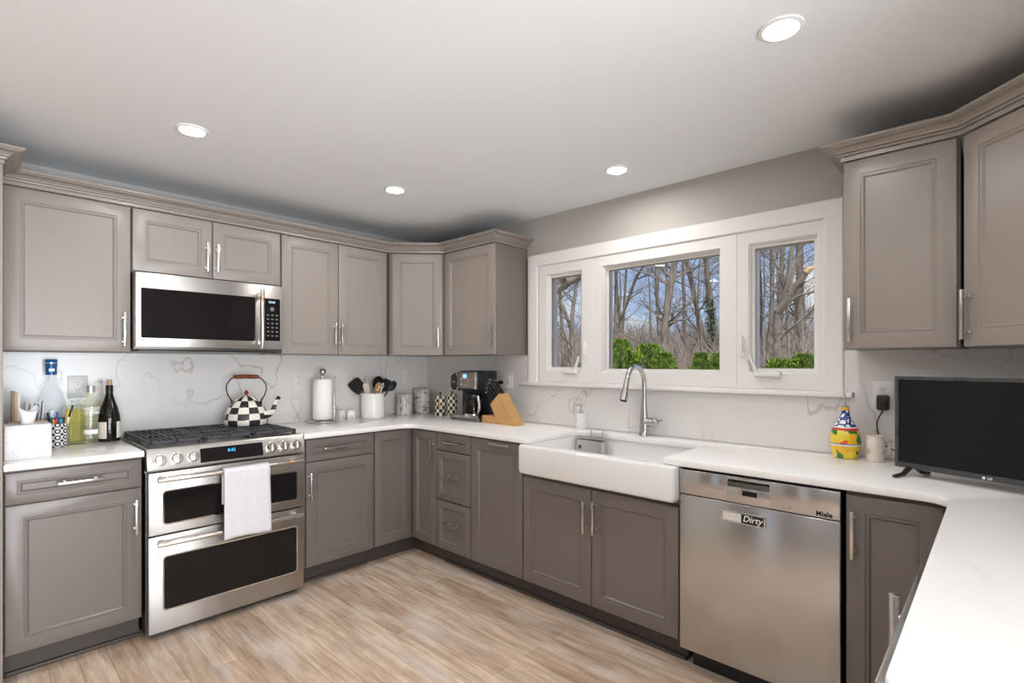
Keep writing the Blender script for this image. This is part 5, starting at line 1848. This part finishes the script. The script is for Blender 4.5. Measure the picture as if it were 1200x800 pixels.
GTREE = 'bare trees beyond the window'
def tree(label, x, trunks, seed, material, extra=None):
    """one tree: trunks = [(points (y, z), radius, branches, from the ground?)]"""
    rnd = random.Random(seed)
    t = thing('bare_tree', label, 'tree', (0, 0, 0), 0, GTREE)
    x0, y0 = x, trunks[0][0][0][0]
    t.location = (x0, y0, -0.46)
    pm = PM()
    for pts, r, nb, ground in trunks:
        P = yzx(x, pts, ground)
        if ground:   # carry the trunk on above the measured part
            a, c_ = Vector(P[-2]), Vector(P[-1])
            d = (c_ - a).normalized()
            P.append(tuple(c_ + d * 2.0 + Vector((0, 0, 0.8))))
        trunk_into(pm, rnd, [tuple(Vector(p) - Vector(t.location)) for p in P], r, nb, 1.6)
    pm.build('trunk', material, t)
    return t


tree('bare tree with the leaning thick trunk in the middle window', 11.0, [([(5.57, 1.04), (5.61, 1.72), (5.55, 2.37), (5.43, 3.08), (5.32, 3.74), (5.20, 4.58)], 0.105, 26, True)], 1, M['palebark'])
tree('bare tree with twin stems towards the right of the middle window', 13.0, [([(5.37, 1.01), (5.46, 1.70), (5.75, 2.99), (5.94, 4.01), (6.05, 5.27)], 0.07, 16, True), ([(5.50, 0.99), (5.58, 2.12), (5.77, 3.13), (6.01, 4.08), (6.18, 5.40)], 0.07, 16, True)], 2, M['bark'])
iv = tree('ivy-clad bare tree near the right edge of the middle window', 12.0, [([(4.82, 1.04), (4.84, 1.67), (4.94, 2.91), (5.02, 3.85), (5.10, 4.87)], 0.075, 18, True)], 3, M['bark'])
rnd = random.Random(31)
pm = PM()
for i in range(700):
    z = rnd.uniform(0.2, 2.9); a = rnd.uniform(0, 2 * pi)
    y = 4.82 + (z - 1.04) * 0.075 if z > 1.04 else 4.82
    p = Vector((0.10 * cos(a), y - 4.82 + 0.10 * sin(a), z + 0.46))
    d = Vector((cos(a) * 0.5, sin(a) * 0.5, rnd.uniform(-0.8, 0.2))).normalized()
    pm.leaf(p, d, Vector((cos(a), sin(a), 0.3)), 0.07, 0.03)
pm.build('ivy', M['ivy'], iv, False)
tree('slim bare tree behind the leaning trunk, standing straight', 15.0, [([(6.93, 0.95), (6.96, 3.02), (7.01, 4.32), (7.04, 5.88)], 0.065, 18, True)], 4, M['bark'])
tree('slim bare tree at the extreme right of the middle window', 14.0, [([(5.20, 0.99), (5.20, 3.07), (5.24, 4.23), (5.26, 5.38)], 0.058, 16, True)], 5, M['palebark'])
tree('straight bare tree at the left edge of the middle window', 12.0, [([(7.53, 0.99), (7.51, 2.09), (7.48, 3.78), (7.48, 5.34)], 0.055, 16, True)], 6, M['bark'])
tree('bare tree curving to the right at the left side of the middle window', 12.5, [([(7.77, 0.98), (7.71, 2.40), (7.20, 3.58), (6.90, 4.00), (6.55, 4.59)], 0.052, 30, True)], 7, M['bark'])
tree('forked bare tree standing in the left window', 8.0, [([(5.95, 1.01), (5.95, 1.28), (5.97, 2.00), (5.93, 2.46), (5.85, 2.84), (5.77, 3.35)], 0.05, 20, True), ([(5.97, 1.91), (6.18, 2.45), (6.30, 2.72), (6.43, 3.11)], 0.034, 10, False)], 8, M['palebark'])
tree('thick branched bare tree crossing the top of the left window', 6.0, [([(5.60, 0.6), (5.42, 1.7), (5.16, 2.15), (4.76, 2.39), (4.51, 2.50), (4.28, 2.57), (4.04, 2.59)], 0.07, 12, True)], 9, M['palebark'])
rw = tree('broken-topped leaning bare tree in the right window', 7.0, [([(2.13, 1.17), (2.03, 1.45), (2.04, 1.76), (2.02, 2.01)], 0.064, 0, False), ([(2.02, 1.98), (1.84, 2.24), (1.68, 2.45)], 0.052, 2, False), ([(2.01, 1.96), (1.90, 2.38), (1.86, 2.77), (1.83, 3.17), (1.80, 3.8)], 0.032, 12, False),
      ([(1.96, 2.05), (1.79, 2.15), (1.61, 2.19), (1.43, 2.20)], 0.021, 6, False), ([(2.01, 1.62), (1.79, 1.83), (1.61, 1.99), (1.39, 2.18)], 0.016, 6, False), ([(2.22, -0.46), (2.20, 0.4), (2.13, 1.17)], 0.075, 0, False)], 10, M['palebark'])
b = MB(); b.tube([(0, 1.70 - 2.13, 2.425 + 0.46), (0, 1.665 - 2.13, 2.465 + 0.46), (-0.01, 1.60 - 2.13, 2.475 + 0.46)], [0.040, 0.036, 0.012], 9)
b.build('broken_end', M['cutwood'], rw)
tree('bare tree just left of the broken tree in the right window', 10.0, [([(3.08, 1.10), (2.98, 2.49), (3.00, 3.38), (3.01, 4.03)], 0.048, 20, True)], 11, M['bark'])
tree('tall straight tree behind the broken tree in the right window', 13.0, [([(3.30, 1.04), (3.30, 2.78), (3.32, 3.75), (3.32, 4.72)], 0.068, 26, True)], 12, M['bark'])
tree('slender bare tree along the left edge of the right window', 14.0, [([(4.48, 1.01), (4.42, 2.75), (4.50, 4.07), (4.56, 5.18)], 0.055, 22, True)], 13, M['bark'])
tree('leaning thin sapling behind the broken tree in the right window', 9.0, [([(2.43, 1.13), (2.47, 2.35), (2.27, 3.14), (2.19, 3.66)], 0.027, 14, True)], 14, M['palebark'])

# the wood farther back: four bare trees, copied
protos = []
for k in range(4):
    rnd = random.Random(100 + k)
    t = thing('bare_tree', 'bare grey tree in the wood far behind the garden', 'tree', (0, 0, -0.46), 0, 'bare trees of the distant wood')
    pm = PM()
    h = rnd.uniform(9, 12)
    pts = [(0, 0, 0), (rnd.uniform(-.1, .1), rnd.uniform(-.1, .1), h * 0.25), (rnd.uniform(-.3, .3), rnd.uniform(-.3, .3), h * 0.55), (rnd.uniform(-.5, .5), rnd.uniform(-.5, .5), h)]
    trunk_into(pm, rnd, pts, rnd.uniform(0.07, 0.12), 22, 1.8, 2.2, 0.7, 2, 6)
    pm.build('trunk', M['bark'] if k % 2 else M['palebark'], t)
    protos.append(t)
rnd = random.Random(77)
n = 0
for x in (16.0, 19.5, 23.5, 28.0):
    lo, hi = 0.02 * x, 0.95 * x
    y = lo + rnd.uniform(0, 1.0)
    while y < hi:
        src = protos[n % 4]
        o = src if n < 4 else copy_tree(src)
        o.location = (x + rnd.uniform(-0.7, 0.7), y, -0.46)
        o.rotation_euler = (0, 0, rnd.uniform(0, 6.28))
        s = rnd.uniform(0.8, 1.15); o.scale = (s, s, s)
        y += rnd.uniform(1.5, 3.2)
        n += 1

# tangled dry undergrowth: stems beyond counting
rnd = random.Random(5)
pm = PM()
for i in range(18000):
    x = rnd.uniform(8.5, 24)
    y = x * rnd.uniform(0.04, 0.95)
    p = Vector((x, y, -0.47))
    h = rnd.uniform(0.9, 2.6) * (0.5 + x / 22)
    d = Vector((rnd.uniform(-.5, .5), rnd.uniform(-.5, .5), 1)).normalized()
    bend = Vector((rnd.uniform(-.5, .5), rnd.uniform(-.5, .5), -0.1))
    r = rnd.uniform(0.004, 0.011)
    pts = [p, p + d * h * 0.4, p + d * h * 0.75 + bend * h * 0.2, p + d * h + bend * h * 0.5]
    pm.tube(pts, [r, r * 0.8, r * 0.55, r * 0.25], 3)
    for q in range(3):
        t_ = rnd.choice((1, 2))
        nd = (d + Vector((rnd.uniform(-1, 1), rnd.uniform(-1, 1), rnd.uniform(-.2, .6)))).normalized()
        pm.tube([pts[t_], pts[t_] + nd * h * 0.25, pts[t_] + nd * h * 0.42], [r * 0.5, r * 0.4, r * 0.15], 3)
o = pm.build('undergrowth', M['twig'], None, True)
tag(o, 'tangled dry brown undergrowth at the foot of the wood', 'undergrowth', None, 'stuff')

# evergreen shrubs under the window
SHR = [(5.6, 3.44, 0.20, 1.64, 'tall green evergreen shrub at the left of the middle window'), (5.7, 3.10, 0.25, 1.58, 'green evergreen shrub in the middle of the row of three'),
       (5.6, 2.86, 0.18, 1.47, 'lowest green evergreen shrub, right end of the row of three'), (5.6, 2.40, 0.12, 1.455, 'narrow green evergreen shrub at the lower right of the middle window'),
       (5.7, 2.24, 0.13, 1.45, 'green evergreen shrub touching the right edge of the middle window'), (5.6, 1.60, 0.19, 1.385, 'low green evergreen shrub at the foot of the broken tree'),
       (5.7, 1.41, 0.18, 1.43, 'green evergreen shrub at the lower right of the right window'), (5.6, 3.95, 0.17, 1.34, 'green evergreen shrub peeping into the left window')]
for i, (x, y, r, top, lab) in enumerate(SHR):
    rnd = random.Random(200 + i)
    t = thing('evergreen_shrub', lab, 'shrub', (x, y, -0.46), 0, 'evergreen shrubs outside the window')
    H = top + 0.46
    pm = PM(); pm.tube([(0, 0, 0), (0, 0, H * 0.5), (0, 0, H * 0.9)], [0.03, 0.022, 0.008], 6)
    pm.build('stem', M['bark'], t)
    pm = PM()
    for q in range(6500):
        u = rnd.random() ** 0.7
        a = rnd.uniform(0, 2 * pi)
        z = H * (0.12 + 0.86 * u)
        k = (z / H)
        prof = r * 1.3 * max(0.02, 1 - ((k - 0.62) / 0.38) ** 2) ** 0.62 if k > 0.62 else r * 1.3
        lump = 1 + 0.16 * sin(a * 5 + i) * sin(z * 16 + i * 2)
        rr_ = prof * lump * (rnd.uniform(0.75, 1.0))
        p = Vector((rr_ * cos(a), rr_ * sin(a), z))
        out = Vector((cos(a), sin(a), 0.4 + 1.2 * max(0, k - 0.8) / 0.2)).normalized()
        d = (out + Vector((rnd.uniform(-1, 1), rnd.uniform(-1, 1), rnd.uniform(-0.2, 1.3))) * 0.7).normalized()
        pm.leaf(p, d, Vector((rnd.uniform(-1, 1), rnd.uniform(-1, 1), rnd.uniform(-1, 1))), rnd.uniform(0.03, 0.055), 0.010)
    pm.build('foliage', M['bush'], t, False)

# lettering: turned from type into real meshes
dg = bpy.context.evaluated_depsgraph_get()
for o in [x for x in bpy.data.objects if x.type == 'FONT']:
    me = bpy.data.meshes.new_from_object(o.evaluated_get(dg))
    me.materials.clear(); me.materials.append(o.data.materials[0])
    n_ = bpy.data.objects.new('text', me)
    C.objects.link(n_)
    n_.parent = o.parent
    n_.matrix_local = o.matrix_local.copy()
    nm = o.name
    bpy.data.objects.remove(o)
    n_.name = nm
